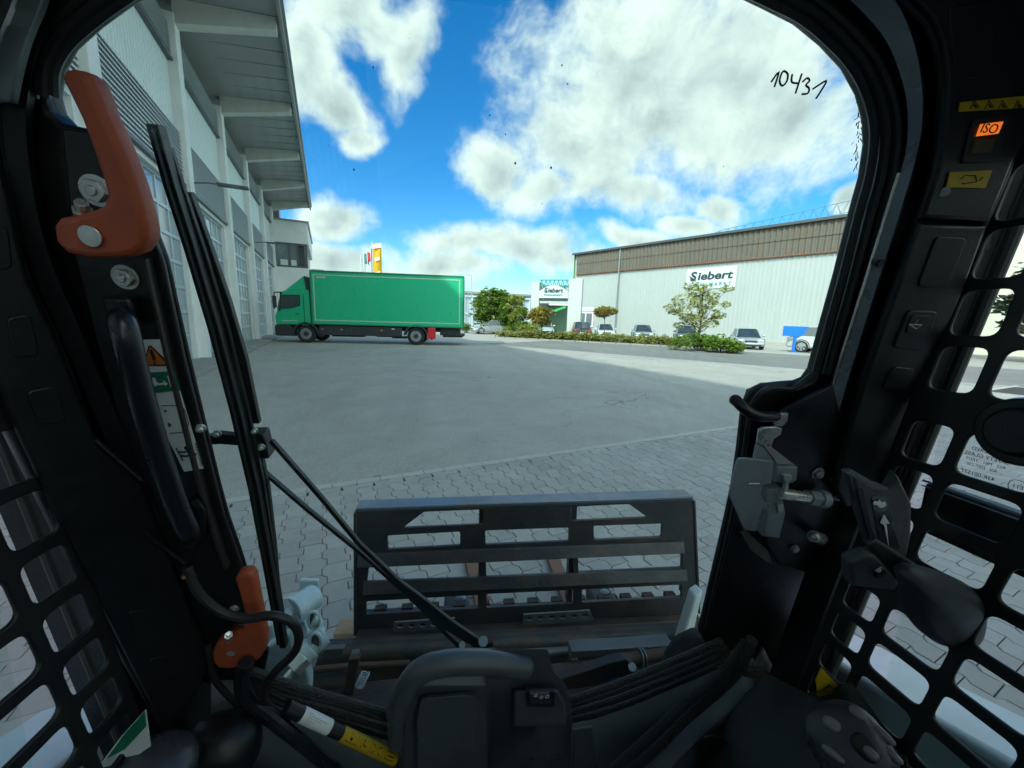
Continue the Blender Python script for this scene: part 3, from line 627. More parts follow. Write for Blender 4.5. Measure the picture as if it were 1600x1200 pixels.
tb(-5.80,-5.62,.03,.057,1.05,2.62).build('side_fairing',green,cab,False,.01)
tb(-5.86,-5.84,.05,.062,1.08,2.55).build('door_gap',blackp,cab,False)
tb(-7.0,-6.2,.045,.062,1.13,1.18).build('body_stripe',stripe,cab,False)
tb(-6.28,-6.08,.035,.062,1.50,1.54).build('door_handle',blackp,cab,False)
dfl=[(-6.78,2.74),(-5.80,3.55),(-5.72,2.79)]
MB().prism([(x,.22 if z>3 else .15,z) for x,z in dfl],[(x,Wd-.22,z) for x,z in dfl]).build('roof_deflector',green,tk,False,.03,3)
MB().prism([(x,.14,z) for x,z in ((-5.79,3.5),(-5.50,3.35),(-5.50,2.7),(-5.70,2.8))],[(x,Wd-.2,z) for x,z in ((-5.79,3.5),(-5.50,3.35),(-5.50,2.7),(-5.70,2.8))]).build('deflector_back',chas,tk,False)
bp=[(-7.36,.36),(-7.38,.72),(-7.33,.94),(-6.62,.94),(-6.50,.75),(-6.42,.55),(-6.40,.34)]
MB().prism([(x,.02,z) for x,z in bp],[(x,Wd-.02,z) for x,z in bp]).build('bumper',blackp,tk,False,.03)
for x0,r in ((-5.80,.50),(0.0,.50)):
    m=MB(); arcp=[]
    for i in range(13):
        a=math.pi*(.02+.96*i/12); arcp.append((x0-math.cos(a)*(r+.18),r+math.sin(a)*(r+.10)))
    lo=[(x,-.02,z) for x,z in arcp]; hi=[(x,.65,z) for x,z in arcp]; inn=[(x0+(x-x0)*.86,-.02,r+(z-r)*.86) for x,z in arcp]; inh=[(x0+(x-x0)*.86,.65,r+(z-r)*.86) for x,z in arcp]
    for i in range(12): m.hexa([lo[i],lo[i+1],inn[i+1],inn[i]],[hi[i],hi[i+1],inh[i+1],inh[i]])
    m.build('mudguard',blackp,tk,True)
tb(-5.1,-.75,.0,.06,.44,.93).build('side_skirt',blackp,tk,False,.02)
tb(-7.0,2.3,.55,.75,.72,1.0).build('chassis_rail',chas,tk,False); tb(-7.0,2.3,Wd-.75,Wd-.55,.72,1.0).build('chassis_rail',chas,tk,False)
tb(-4.6,-2.9,.3,1.0,.35,.9).build('fuel_tank',chas,tk,False,.05); tb(-2.2,-1.0,.35,1.0,.38,.85).build('battery_case',chas,tk,False,.03)
tb(-1.35,-.6,.3,1.2,.32,.42).build('brake_unit',chas,tk,False); tb(1.45,2.55,.3,2.1,.45,.56).build('tail_lift',chas,tk,False,.01); tb(1.3,2.4,.2,2.2,.56,.98).build('rear_frame',chas,tk,False)
tb(2.2,2.66,.1,2.3,.52,.62).build('underrun_bar',chas,tk,False,.01)
MB().box(-.09,.09,-.03,.05,.30,.98,Matrix.Translation((.87,0,0))).build('mudflap_tube',redm,tk,False,.02); tb(.64,1.08,-.04,.1,.36,.96).build('extinguisher_box',redm,tk,False,.04)
tb(.60,.63,-.02,.5,.15,.62).build('mudflap',mat('flap_grey',(.3,.3,.3),.7),tk,False)
for x in (-4.0,-1.9,-5.0): tb(x,x+.12,-.012,-.002,.72,.78).build('side_marker',orm,tk,False)
tb(-1.3,-1.15,-.012,-.002,.82,.88).build('side_reflector',headl,tk,False)
def wheel(par,x,y,r,wd,sgn=-1,rimr=.56,spokes=0,name='wheel'):
    m=MB(); pr=[(r*.62,-.5),(r*.9,-.5),(r*.985,-.40),(r,-.25),(r,.25),(r*.985,.40),(r*.9,.5),(r*.62,.5)]; n=28; vs=[]
    for i in range(n):
        a=2*math.pi*i/n
        for rr,yy in pr: vs.append((x+rr*math.cos(a),y+yy*wd,r+rr*math.sin(a)))
    k=len(pr); fs=[(i*k+j,i*k+j+1,((i+1)%n)*k+j+1,((i+1)%n)*k+j) for i in range(n) for j in range(k-1)]
    m.add(vs,fs); w_=m.build(name,rub,par)
    q=MB(); yo=y+sgn*wd*.42; q.cyl((x,yo,r),(x,y,r),r*rimr*1.12,r*rimr*1.12,24)
    rm=q.build('rim',rimm if not spokes else chas,w_)
    h=MB()
    if spokes:
        for i in range(spokes):
            a=2*math.pi*i/spokes; d=Vector((math.cos(a),0,math.sin(a))); c=Vector((x,yo+sgn*.012,r)); h.tube([c,c+d*r*rimr*1.08],[r*.05,r*.09],4)
        h.tube([(x+math.cos(2*math.pi*i/24)*r*rimr*1.1,yo+sgn*.012,r+math.sin(2*math.pi*i/24)*r*rimr*1.1) for i in range(25)],r*.035,5)
        h.build('spokes',rimm,w_)
    else:
        h.cyl((x,yo+sgn*.05,r),(x,yo,r),r*.22,r*.26,14)
        for i in range(8):
            a=2*math.pi*i/8; h.cyl((x+math.cos(a)*r*.36,yo+sgn*.03,r+math.sin(a)*r*.36),(x+math.cos(a)*r*.36,yo,r+math.sin(a)*r*.36),r*.045,n=6)
        h.build('hub',chas,w_)
for x in (-5.80,0.0):
    wheel(tk,x,.16,.48,.30); wheel(tk,x,Wd-.2,.48,.34,1)
wheel(tk,0,.5,.48,.28)
# ================================================================== CARS
def car(name,label,cat,front,heading,L,Wc,H,paint,wag=0.0,plate=True,group='cars parked by the warehouse',suv=False,spk=5):
    """front = ground point under the nose centre; heading = direction the nose points"""
    t=thing(name,label,cat,(front.x,front.y,0),heading-math.pi/2,group)    # local +y = nose direction, body extends to -y
    pm_=mat('paint_'+paint[0],paint[1],.25,metal=.35,var=.03,coat=.6,dirt=tuple(x*.8 for x in paint[1]),dirt_amt=.2)
    hw=Wc/2; zl=.22 if not suv else .28; zs=H*.60; hood=H*.53
    st=[(-.0,.34,.48,.80),(-.06,.30,.52,.90),(-.25,zl,.60 if not suv else .72,.97),(-.75,zl,hood*.97,1.0),(-1.25,zl,hood*1.03,1.0),(-2.0,zl,zs,1.0),(-L*.62,zl,zs+.02,1.0),(-L*.83,zl,zs+.03,.99),(-L+.18,zl+.02,zs+(.0 if wag else -.02),.95),(-L+.03,.32,zs-.10,.90),(-L,.40,.62,.86)]
    vs=[];m=MB(); 
    for y,z0,z1,wf2 in st:
        wq=hw*wf2; zm=z0+(z1-z0)*.55
        half=[(0,z0),(wq*.86,z0),(wq*.98,z0+.10*(z1-z0)+.02),(wq,zm),(wq*.965,z1-.05),(wq*.90,z1),(wq*.5,z1+.025),(0,z1+.03)]
        ring=[(x,y,z) for x,z in half]+[(-x,y,z) for x,z in half[-2:0:-1]]; vs+=ring
    k=14; n=len(st); fs=[(i*k+j,i*k+(j+1)%k,(i+1)*k+(j+1)%k,(i+1)*k+j) for i in range(n-1) for j in range(k)]+[tuple(range(k)),tuple(range((n-1)*k,n*k))[::-1]]
    m.add(vs,fs); body=m.build('body',pm_,t,True,ang=40)
    # greenhouse
    g=[(-1.20,zs-.05,zs-.04,.84,.80),(-1.95,zs-.05,H-.06,.86,.66),(-2.5,zs-.05,H-.01,.86,.68),(-L*.66,zs-.05,H,.86,.68),((-L+.75) if wag else -L*.76,zs-.05,H-.04,.85,.66),((-L+.16) if wag else -L+.75,zs-.05,zs+.0,.83,.78)]
    m=MB(); vs=[]
    for y,z0,z1,w0,w1 in g: vs+=[(hw*w0*1.04,y,z0),(hw*w1*1.02,y,z1-.05),(hw*w1*.9,y,z1-.012),(0,y,z1-.006),(-hw*w1*.9,y,z1-.012),(-hw*w1*1.02,y,z1-.05),(-hw*w0*1.04,y,z0)]
    fs=[(i*7+j,i*7+j+1,(i+1)*7+j+1,(i+1)*7+j) for i in range(5) for j in range(6)]; m.add(vs,fs); m.build('windows',carglass,t,True,ang=30)
    m=MB(); vs=[]
    for y,z0,z1,w0,w1 in g[1:5]: vs+=[(hw*w1*1.04,y,z1-.055),(hw*w1*.9,y,z1+.002),(0,y,z1+.02),(-hw*w1*.9,y,z1+.002),(-hw*w1*1.04,y,z1-.055)]
    m.add(vs,[(i*5+j,i*5+j+1,(i+1)*5+j+1,(i+1)*5+j) for i in range(3) for j in range(4)])
    for s in (1,-1):
        for a,b_ in ((0,1),(4,5)):
            ya,_,z1a,w0a,w1a=g[a]; yb,_,z1b,w0b,w1b=g[b_]
            pa=Vector((s*hw*w1a*1.03,ya,z1a-.03 if a else zs-.03)); pb=Vector((s*hw*w1b*1.03,yb,(z1b-.04) if b_!=5 else zs-.02)); m.tube([pa,pb],.035,5)
        yb_=-2.75; m.tube([(s*hw*.89,yb_-.1,zs-.03),(s*hw*.70,yb_,H-.05)],.03,4)
    m.build('roof',pm_,t,True)
    for y in (-.88,-L+.95 if not wag else -L+.85):
        for s in (1,-1):
            # wheel: local axle along x
            wl=MB(); r=.33 if not suv else .37
            M_=Matrix.Translation((s*(hw-.10),y,0))@Matrix.Rotation(math.pi/2 if s>0 else -math.pi/2,4,'Z')
            tmp=thing('w','','') if False else None
            pr=[(r*.62,-.5),(r*.93,-.5),(r,-.3),(r,.3),(r*.93,.5),(r*.62,.5)]; nn=22; vs=[]
            for i in range(nn):
                a=2*math.pi*i/nn
                for rr,yy in pr: vs.append(M_@Vector((rr*math.cos(a),yy*.21,r+rr*math.sin(a))))
            kk=6; wl.add(vs,[(i*kk+j,i*kk+j+1,((i+1)%nn)*kk+j+1,((i+1)%nn)*kk+j) for i in range(nn) for j in range(kk-1)]); W_=wl.build('wheel',rub,t)
            q=MB(); q.cyl((s*(hw-.03),y,r),(s*(hw-.08),y,r),r*.66,n=20); q.build('rim_back',chas,W_)
            q=MB()
            for i in range(spk*1):
                a=2*math.pi*i/spk+.3
                for da in (-.12,.12):
                    q.tube([(s*(hw-.015),y+math.cos(a)*r*.1,r+math.sin(a)*r*.1),(s*(hw-.005),y+math.cos(a+da)*r*.66,r+math.sin(a+da)*r*.66)],[.022,.03],4)
            q.tube([(s*(hw-.01),y+math.cos(2*math.pi*i/20)*r*.67,r+math.sin(2*math.pi*i/20)*r*.67) for i in range(21)],.02,5); q.cyl((s*hw,y,r),(s*(hw-.06),y,r),.05,n=8)
            q.build('rim',rimm,W_)
            q=MB(); q.tube([(s*(hw+.004),y+math.cos(math.pi*i/14)*(r+.05),r+math.sin(math.pi*i/14)*(r+.05)) for i in range(15)],.022,5); q.build('wheel_arch',chas,t)
    for s in (1,-1):
        q=MB(); q.ell((s*hw*.66,-.10,.60 if not suv else .74),.20,.10,.075,nu=10,nv=6); q.build('headlight',headl,t)
        q=MB(); q.ell((s*hw*.74,-L+.07,zs-.16),.15,.07,.10,nu=10,nv=6); q.build('tail_light',redm,t)
        q=MB(); q.ell((s*(hw+.09),-1.62,zs+.06),.10,.06,.075,nu=10,nv=6,p=.8); q.build('mirror',pm_,t)
    q=MB(); q.box(-hw*.40,hw*.40,-.07,.004,.46,.60); q.build('grille',chas,t,False,.01); q=MB(); q.box(-hw*.7,hw*.7,-.06,.005,.26,.36); q.build('air_intake',chas,t,False,.01)
    if plate: q=MB(); q.box(-.26,.26,.006,.014,.37,.47); q.build('number_plate',headl,t,False); q=MB(); q.box(-.26,.26,-L-.014,-L+.05,.50,.61); q.build('number_plate',headl,t,False)
    return t
def face(a,b): return math.atan2(b.y-a.y,b.x-a.x)
silver=('silver',(.42,.45,.47)); whitep=('white',(.72,.74,.74)); darkp=('maroon',(.06,.035,.04)); palep=('pale_green',(.50,.60,.55)); slate=('slate',(.30,.36,.38)); blk=('anthracite',(.04,.045,.05))
hw_out=math.atan2(HN.y,HN.x)       # nose pointing away from the warehouse, into the yard
pA=GZ(1172,546.5); car('parked_car','silver saloon car facing the yard between the shrub and the blue sign','car',pA,math.atan2(-pA.y,-pA.x)+R(9),4.55,1.76,1.42,silver)
# white SUV, side on behind the blue sign, tail toward the left
pB=GZ(1232,548.5); hd=math.atan2(-HU.y,-HU.x)
car('parked_suv','white estate SUV seen from the side behind the blue sign','car',Vector((pB.x,pB.y,0))+Vector((math.cos(hd),math.sin(hd),0))*4.55+HN*-.2,hd,4.6,1.85,1.66,whitep,wag=1,suv=True,spk=7)
def spot(x,zpx,dist): 
    P=wpt(x,zpx,dist); return Vector((P.x,P.y,0))
for x,d,lab,pt,wag,h_ in ((1075,35.5,'dark car mostly hidden behind the slender tree and round shrub',blk,0,1.5),(1007,36.5,'slate grey car with its windscreen showing above the middle of the hedge',slate,0,1.45),(948,39,'white car behind the hedge under the small ball tree by the warehouse window',whitep,0,1.43),(902,40.5,'dark maroon car seen from behind at the left end of the warehouse',darkp,1,1.55)):
    P=spot(x,530,d); car('parked_car',lab,'car',P,math.atan2(-P.y,-P.x)+R(6)+(0 if pt is not darkp else math.pi),4.4,1.78,h_,pt,wag=wag)
P=spot(852,525,36.5); car('parked_van','pale silver van half hidden behind the rust brown ball tree','van',P,math.atan2(-P.y,-P.x)+.1,4.5,1.80,1.72,('pale',(.55,.62,.63)),wag=1)
pC=GZ(735,522.5); pD=GZ(792,523.5)
car('parked_car','grey estate car parked side on beyond the truck tail, facing left','car',Vector((1.3,40.6,0)),math.atan2(-.12,-1),4.7,1.8,1.50,('greige',(.34,.37,.37)),wag=1)
# blue sign on a post
bs=thing('blue_sign','blank bright blue board on a blue post in front of the white SUV','sign',tuple(GZ(1239,550)))
blue=mat('sign_blue',(.005,.16,.62),.5,var=.05); MB().cyl((0,0,0),(0,0,1.02),.09,.09,10).build('post',blue,bs); Pz=hit(1238,508,CF,CF.dot(Vector(bs.location)-EYE)+CF.dot(EYE)).z
MB().box(-.75,.75,-.04,.04,1.0,1.62,Matrix.Rotation(math.atan2(-HU.y,-HU.x)*.0-.25,4,'Z')).build('board',blue,bs,False,.01); MB().box(-.2,.2,-.2,.2,0,.04).build('base_plate',blue,bs,False)
# ================================================================== VEGETATION
def leafm(name,c1,c2,tr=.35):
    m=bpy.data.materials.new(name); m.use_nodes=True; nt=m.node_tree; b=NB(nt); p=nt.nodes['Principled BSDF']; ge=b.n('ShaderNodeNewGeometry')
    c=b.mix(ge.outputs['Random Per Island'],c1,c2); c=b.mix(b.mr(b.noise(ge.outputs['Position'],.9,3,.5),.4,.65,0,.5),c,tuple(x*1.35 for x in c2)); b.l(c,p.inputs['Base Color']); p.inputs['Roughness'].default_value=.55; p.inputs['Specular IOR Level'].default_value=.3
    t=b.n('ShaderNodeBsdfTranslucent'); b.l(c,t.inputs[0]); mx=b.n('ShaderNodeMixShader'); mx.inputs[0].default_value=tr; b.l(p.outputs[0],mx.inputs[1]); b.l(t.outputs[0],mx.inputs[2]); b.l(mx.outputs[0],nt.nodes['Material Output'].inputs[0]); return m
bark=mat('bark',(.10,.085,.065),.9,var=.3,scale=8,bump=.4)
def leaves(mb,c,n,size,rr,rx,ry,rz):
    for _ in range(n):
        while True:
            u=Vector((rr.uniform(-1,1),rr.uniform(-1,1),rr.uniform(-1,1)))
            if .15<u.length<1: break
        u=u.normalized()*(u.length**.45); p=Vector(c)+Vector((u.x*rx,u.y*ry,u.z*rz))
        a=Vector((rr.uniform(-1,1),rr.uniform(-1,1),rr.uniform(-.5,.5))).normalized(); b_=(Vector((rr.uniform(-.6,.6),rr.uniform(-.6,.6),1))).cross(a).normalized(); s=size*1.5*rr.uniform(.6,1.3)
        mb.add([p-a*s,p-b_*s*.5,p+a*s,p+b_*s*.5],[(0,1,2,3)])
def tree(name,label,cat,loc,h,trunk_h,rx,rz,clumps,per,leaf,m,seed,tr_=.09,group=None,squash=1.0,loose=.5):
    rr=random.Random(seed); t=thing(name,label,cat,(loc.x,loc.y,0),0,group); tm=MB(); tm.tube(smooth_path([(0,0,-.05),(.03,.02,trunk_h*.5),(-.03,.0,trunk_h),(.02,.02,h*.75)],4),[tr_*(1-.75*i/12) for i in range(13)],8)
    cz=trunk_h+(h-trunk_h)*.5; cr_=MB()
    for k in range(clumps):
        while True:
            u=Vector((rr.uniform(-1,1),rr.uniform(-1,1),rr.uniform(-1,1)))
            if u.length<1: break
        u=u.normalized()*(u.length**.5)*.82; wz=math.sqrt(max(.05,1-abs(u.z)**2)) ; c=Vector((u.x*rx,u.y*rx,cz+u.z*rz)); cs=rr.uniform(.16,.34)*rx*loose*2
        tm.tube([(0,0,max(trunk_h*.85,min(h*.7,c.z-.35*rx))),(c.x*.5,c.y*.5,c.z-.12*rx),tuple(c)],[tr_*.35,tr_*.2,tr_*.08],5)
        leaves(cr_,c,per,leaf,rr,cs,cs,cs*.7)
    tm.build('trunk',bark,t); cr_.build('crown',m,t,False); return t
g_deep=leafm('leaf_green',(.09,.16,.02),(.19,.29,.045)); g_yel=leafm('leaf_yellow_green',(.18,.24,.03),(.33,.36,.07)); g_brown=leafm('leaf_rust',(.24,.17,.04),(.36,.31,.08)); g_loose=leafm('leaf_loose',(.24,.29,.07),(.42,.44,.16)); g_dark=leafm('leaf_dark',(.03,.055,.03),(.07,.10,.06))
def far_tree(x,ytop,ytr,ybase_d,wpx,**k): pass
def th_at(x,y,d): return wpt(x,y,d).z
P=spot(772,520,43); tree('deciduous_tree','dense round green tree left of the entrance building','tree',P,th_at(772,451,43),.3,2.75,2.6,90,60,.14,g_deep,3,.16,loose=.45)
P=spot(745,505,60); P=spot(802,520,41); tree('deciduous_tree','dark green bushy tree between the round tree and the yellow young tree','tree',P,th_at(806,462,41),.2,1.9,2.3,50,55,.13,g_deep,5,.13,loose=.45)
P=spot(806,526,36); tree('young_tree','slim young tree with thin yellowish crown in front of the dark bushy tree','tree',P,th_at(806,456,36),1.4,1.15,1.5,26,34,.10,g_yel,8,.05)
P=spot(846,530,31.5); tree('ball_tree','rust tinged ball shaped tree in front of the entrance building','tree',P,th_at(846,478,31.5),th_at(846,509,31.5),1.35,.72,46,48,.10,g_brown,11,.06,group='ball trees in the hedge',loose=.42)
P=spot(943,530,34.5); tree('ball_tree','small flat ball tree standing in front of the warehouse window','tree',P,th_at(943,477,34.5),th_at(943,498,34.5),1.05,.45,60,42,.085,g_brown,13,.045,group='ball trees in the hedge',loose=.42)
P=spot(1091,535,28.5); 
rr=random.Random(21); t=thing('airy_tree','tall airy tree with a loose open crown in front of the warehouse banner','tree',(P.x,P.y,0))
tm=MB(); cr_=MB(); Hh=th_at(1093,432,28.5)
for (px_,py_,wr_,k) in ((1092,446,.55,60),(1080,455,.6,60),(1105,452,.6,60),(1118,452,.45,40),(1122,462,.45,40),(1075,470,.75,80),(1095,470,.85,110),(1108,475,.7,80),(1128,476,.35,30),(1064,482,.6,70),(1085,488,.8,90),(1100,490,.7,70),(1112,492,.45,40),(1060,496,.5,50),(1072,500,.6,60),(1090,504,.6,50),(1103,506,.5,40),(1056,488,.35,25),(1068,508,.4,35),(1118,500,.3,20),(1133,473,.2,12)):
    Q=wpt(px_,py_,28.5)-Vector((P.x,P.y,0)); Q+=Vector((rr.uniform(-.8,.8),rr.uniform(-.8,.8),0))*.7
    tm.tube(smooth_path([(0,0,max(1.1,Q.z*.55)),(Q.x*.45,Q.y*.45,Q.z*.72),tuple(Q)],3),[.028-.0035*i for i in range(7)],5); leaves(cr_,Q,int(k*2.0),.085,rr,wr_,wr_,wr_*.55)
tm.tube([(0,0,-.05),(.02,0,1.5),(-.03,.02,3.2),(0,0,Hh*.9)],[.09,.075,.055,.02],8); tm.build('trunk',bark,t); cr_.build('crown',g_loose,t,False)
# round shrub under it
def shrub(name,label,P,rx,ry,h,n,m,seed,leaf=.07,group=None):
    rr=random.Random(seed); t=thing(name,label,'shrub',(P.x,P.y,0),0,group); c=MB(); s=MB()
    for k in range(int(14*rx+6)):
        a=rr.uniform(0,6.28); q=rr.random()**.5; cx,cy=math.cos(a)*rx*q*.85,math.sin(a)*ry*q*.85; z=h*(.45+.4*rr.random())*(1-.4*q); s.tube([(cx*.3,cy*.3,0),(cx,cy,z)],[.02,.006],4); leaves(c,(cx,cy,z),n,leaf,rr,.42,.42,.32)
    s.build('stems',bark,t); c.build('foliage',m,t,False)
P=spot(1090,545,25.6); shrub('shrub','large rounded fresh green shrub at the foot of the airy tree',P,1.8,1.0,1.15,85,g_deep,31)
P=spot(1128,545,25.2); shrub('shrub','darker low shrub spreading right up to the silver saloon car',P,1.1,.9,1.05,75,g_deep,33)
P=spot(828,527,35.5); shrub('shrub','tall yellow green bush between the slim young tree and the ball tree',P,1.2,.9,1.6,70,g_yel,35)
P=spot(812,527,39.5); shrub('shrub','dark rounded bush behind the slim young tree',P,1.4,.9,1.9,60,g_deep,36)
P=spot(730,520,43.0); shrub('shrub','dark green bush directly beyond the truck tail',P,.9,.6,1.3,50,g_deep,37)
# hedge of ground cover along the road
hd_=MB(); rr=random.Random(5); ha=GZ(774,527.5); hb_=GZ(1110,545)
hl=(hb_-ha); hn=Vector((-hl.y,hl.x,0)).normalized(); hn=hn if hn.y>0 else -hn
for k in range(1500):
    t=rr.random(); o=rr.random()*2.1; base=ha+hl*t+hn*o
    hgt=(.55+.25*noise.noise(Vector((t*14,o,0)))+.22*noise.noise(Vector((t*50,o*2,3))))*(1.0 if t>.1 else .6+4*t)
    z=rr.random()**.6*hgt; leaves(hd_,(base.x,base.y,z),13,.065,rr,.22,.22,.16)
o=hd_.build('hedge_planting',leafm('hedge_leaf',(.15,.19,.035),(.33,.32,.10)),None,False); tag(o,'long low loose yellow green hedge planting along the far road edge','hedge',None,'stuff')
sheet('planting_bed',[ha-hn*.1-hl*.01,hb_-hn*.1+hl*.06,hb_+hn*2.3+hl*.06,ha+hn*2.3-hl*.01],.006,ground_m)
sb=MB()
Lh=hl.length; 
for i in range(int(Lh/1.0)):
    q=ha+hl*((i+.5)/int(Lh/1.0))-hn*.2; sb.box(-.49,.49,-.06,.06,-.02,.10,Matrix.Translation(q)@Matrix.Rotation(math.atan2(hl.y,hl.x),4,'Z'))
o=sb.build('kerb',mat('kerb_stone',(.30,.30,.28),.9,var=.2,scale=3),None,False,.01); o['kind']='structure'
# far right: trees seen through the mesh
for i,(x,y,hh,rx,sd,lab) in enumerate(((31.5,16.2,6.2,2.9,51,'dark dusty green tree seen through the upper right mesh openings'),(36,10.5,6.5,3.2,52,'dark dusty green tree farther right behind the mesh screen'))):
    tree('roadside_tree',lab,'tree',Vector((x,y,0)),hh,.5,rx,2.9,70,60,.16,g_dark,sd,.15,group='dusty trees beyond the right mesh',loose=.45)
bk=thing('rubble_heap','small heap of reddish timber and bricks beyond the road at far right','rubble',(29.3,12.7,0))
m=MB(); rr=random.Random(4)
for i in range(40):
    m.box(-.25,.25,-.12,.12,-.07,.07,Matrix.Translation((rr.gauss(0,.9),rr.gauss(0,.9),.08+rr.random()*.45))@Matrix.Rotation(rr.uniform(0,3),4,'Z')@Matrix.Rotation(rr.uniform(-.5,.5),4,'X'))
m.build('bricks',mat('brick_red',(.28,.10,.06),.9,var=.4,scale=3),bk,False,kind='stuff')
# ================================================================== THE LOADER (cab round the camera)
TD=R(15); DN=Vector((0,math.cos(TD),math.sin(TD))); DD=DN.dot(Vector((0,.46,1.5))); DU=Vector((0,-math.sin(TD),math.cos(TD))); DX=Vector((1,0,0)); DI=-DN
def D(x,y,o=0.0): return hit(x,y,DN,DD-o)
def DF(o=0.0): return frame(Vector((0,.46,1.5))+DI*o,DX,DU,DI)     # local: right, up, toward the operator
def d2(x,y,o=0.0):
    p=D(x,y,o)-(Vector((0,.46,1.5))+DI*o); return (p.x,p.dot(DU))
def dpoly(pts,o): return [d2(x,y,o) for x,y in pts]
black=mat('cab_black_paint',(.0045,.005,.0065),.36,var=.25,scale=14,bump=.12,bscale=220,dirt=(.05,.048,.042),dirt_amt=.22,dscale=7)
trimm=mat('cab_trim_plastic',(.0045,.0055,.007),.40,var=.2,scale=20,bump=.10,bscale=420,dirt=(.030,.029,.027),dirt_amt=.15,dscale=9)
rubber=mat('cab_rubber',(.012,.012,.013),.50,var=.2,scale=20); gloss=mat('black_gloss_tube',(.008,.009,.013),.32,var=.2,scale=20,coat=.15)
steel=mat('zinc_steel',(.66,.67,.64),.30,metal=.7,var=.15,scale=18,dirt=(.20,.17,.12),dirt_amt=.4,dscale=22); steel2=mat('grey_latch_steel',(.34,.39,.43),.45,metal=.25,var=.12,scale=20,dirt=(.12,.11,.09),dirt_amt=.35,dscale=16)
jambm=mat('door_jamb_paint',(.20,.25,.29),.30,metal=.35,var=.3,scale=12,coat=.4,dirt=(.12,.12,.11),dirt_amt=.3,dscale=14)
orange=mat('lever_orange',(.44,.085,.032),.5,var=.08,scale=25,bump=.12,bscale=350,dirt=(.22,.075,.045),dirt_amt=.5,dscale=14)
grate=mat('screen_black',(.005,.0055,.0065),.45,var=.2,scale=20,dirt=(.04,.04,.035),dirt_amt=.2,dscale=12)
dashm=mat('dash_grey_plastic',(.060,.068,.072),.55,var=.15,scale=16,bump=.3,bscale=380,dirt=(.10,.10,.09),dirt_amt=.35,dscale=6)
floorm=mat('grey_green_moulding',(.15,.185,.195),.5,var=.12,scale=10,bump=.25,bscale=300,dirt=(.05,.05,.045),dirt_amt=.4,dscale=5)
whitep_=mat('machine_white',(.60,.68,.70),.35,var=.04,scale=4,coat=.2,dirt=(.42,.46,.45),dirt_amt=.45,dscale=8)
yel=mat('decal_yellow',(.55,.36,.01),.5,var=.08,scale=20); dwhite=mat('decal_white',(.78,.82,.81),.5,var=.05,scale=10,dirt=(.40,.42,.42),dirt_amt=.3,dscale=20); dblack=mat('decal_black',(.01,.01,.01),.5)
machine=thing('skid_steer_loader','compact skid steer loader seen from inside its black cab, white lift arms outside','loader')
MP=machine
def plate(name,px,o,th,m,bev=.002,parent=MP,holes=(),rad=0,label=None):
    P=dpoly(px,o); 
    if rad: P=arc(P,rad)
    H=[arc(dpoly(h,o),rad) if rad else dpoly(h,o) for h in holes]
    return link(name,plate_mesh(name,DF(o),P,H,th,bev,m),parent,label=label)
# ---- openings and rings of the door
right_side=[(1165,-8),(1200,9),(1249,34),(1290,68),(1324,105),(1346,146),(1357,187),(1358,225),(1350,277),(1335,330),(1309,431),(1285,515),(1268,578),(1258,592),(1240,599),(1195,601),(1172,612),(1162,640),(1155,700),(1146,760),(1133,820),(1115,895),(1100,960),(1093,985),(1098,1000),(1130,1014)]
bottom_=[(1060,1056),(1000,1085),(890,1122),(615,1132),(520,1112),(440,1080),(400,1045)]
left_side=[(392,960),(380,890),(350,800),(325,700),(290,560),(257,405),(248,382),(200,260),(165,212),(142,202),(110,195),(92,176),(85,150),(90,110),(110,73),(150,37),(197,3),(260,-35),(360,-75),(520,-100),(760,-108),(960,-95),(1090,-45)]
opening=right_side+bottom_+left_side
outerD=[(1395,-60),(1430,90),(1432,180),(1418,290),(1380,420),(1340,560),(1320,620),(1322,900),(1250,1010),(1180,1090),(1060,1150),(890,1190),(615,1195),(400,1150),(300,1080),(250,900),(120,560),(40,330),(10,180),(20,60),(70,-40),(200,-130),(520,-190),(1000,-190),(1250,-150)]
plate('door_frame',outerD,.012,.022,black,.005,holes=[opening])
def shrink(pts,k):
    cx=sum(p[0] for p in pts)/len(pts); cy=sum(p[1] for p in pts)/len(pts); return [(cx+(x-cx)*k,cy+(y-cy)*k) for x,y in pts]
# rubber lips following the glass edge, stepping toward the operator
rim=[D(x,y,.026) for x,y in (right_side[:13])]; 
def offs(pts,dx): return [(x+dx,y) for x,y in pts]
arch=[(85+5,150),(90,110),(110,73),(150,37),(197,3),(260,-35),(360,-75),(520,-100),(760,-108),(960,-95),(1090,-45)]+right_side[:13]
def outward(pts,k):   # push the path away from the middle of the opening
    out=[]
    for i,p in enumerate(pts):
        a=Vector(pts[max(i-1,0)]); b=Vector(pts[min(i+1,len(pts)-1)]); t=(b-a).normalized(); out.append((p[0]+t.y*k,p[1]-t.x*k))
    return out
for k,r,o,nm,mm in ((7,.0042,.026,'door_seal',rubber),(24,.005,.029,'door_seal',rubber),(42,.0045,.031,'door_seal',rubber)):
    MB().tube(smooth_path([D(x,y,o) for x,y in outward(arch,k)],5),r,8).build(nm,mm,MP)
MB().tube(smooth_path([D(x,y,.034) for x,y in [(1268,585),(1240,606),(1205,606),(1184,618),(1172,645),(1163,705),(1152,765),(1140,825),(1122,900),(1108,960),(1102,985)]],5),.0032,8).build('door_seal',rubber,MP)
MB().tube(smooth_path([D(x,y,.020) for x,y in [(1250,600),(1200,604),(1176,614),(1164,640),(1157,700),(1148,760),(1135,820),(1117,895),(1102,960),(1095,985)]],5),.006,8).build('door_seal',rubber,MP)
MB().tube(smooth_path([D(x,y,.024) for x,y in [(252,395),(262,420),(294,560),(328,700),(354,800),(384,890),(397,965)]],5),.0028,8).build('door_seal',rubber,MP)
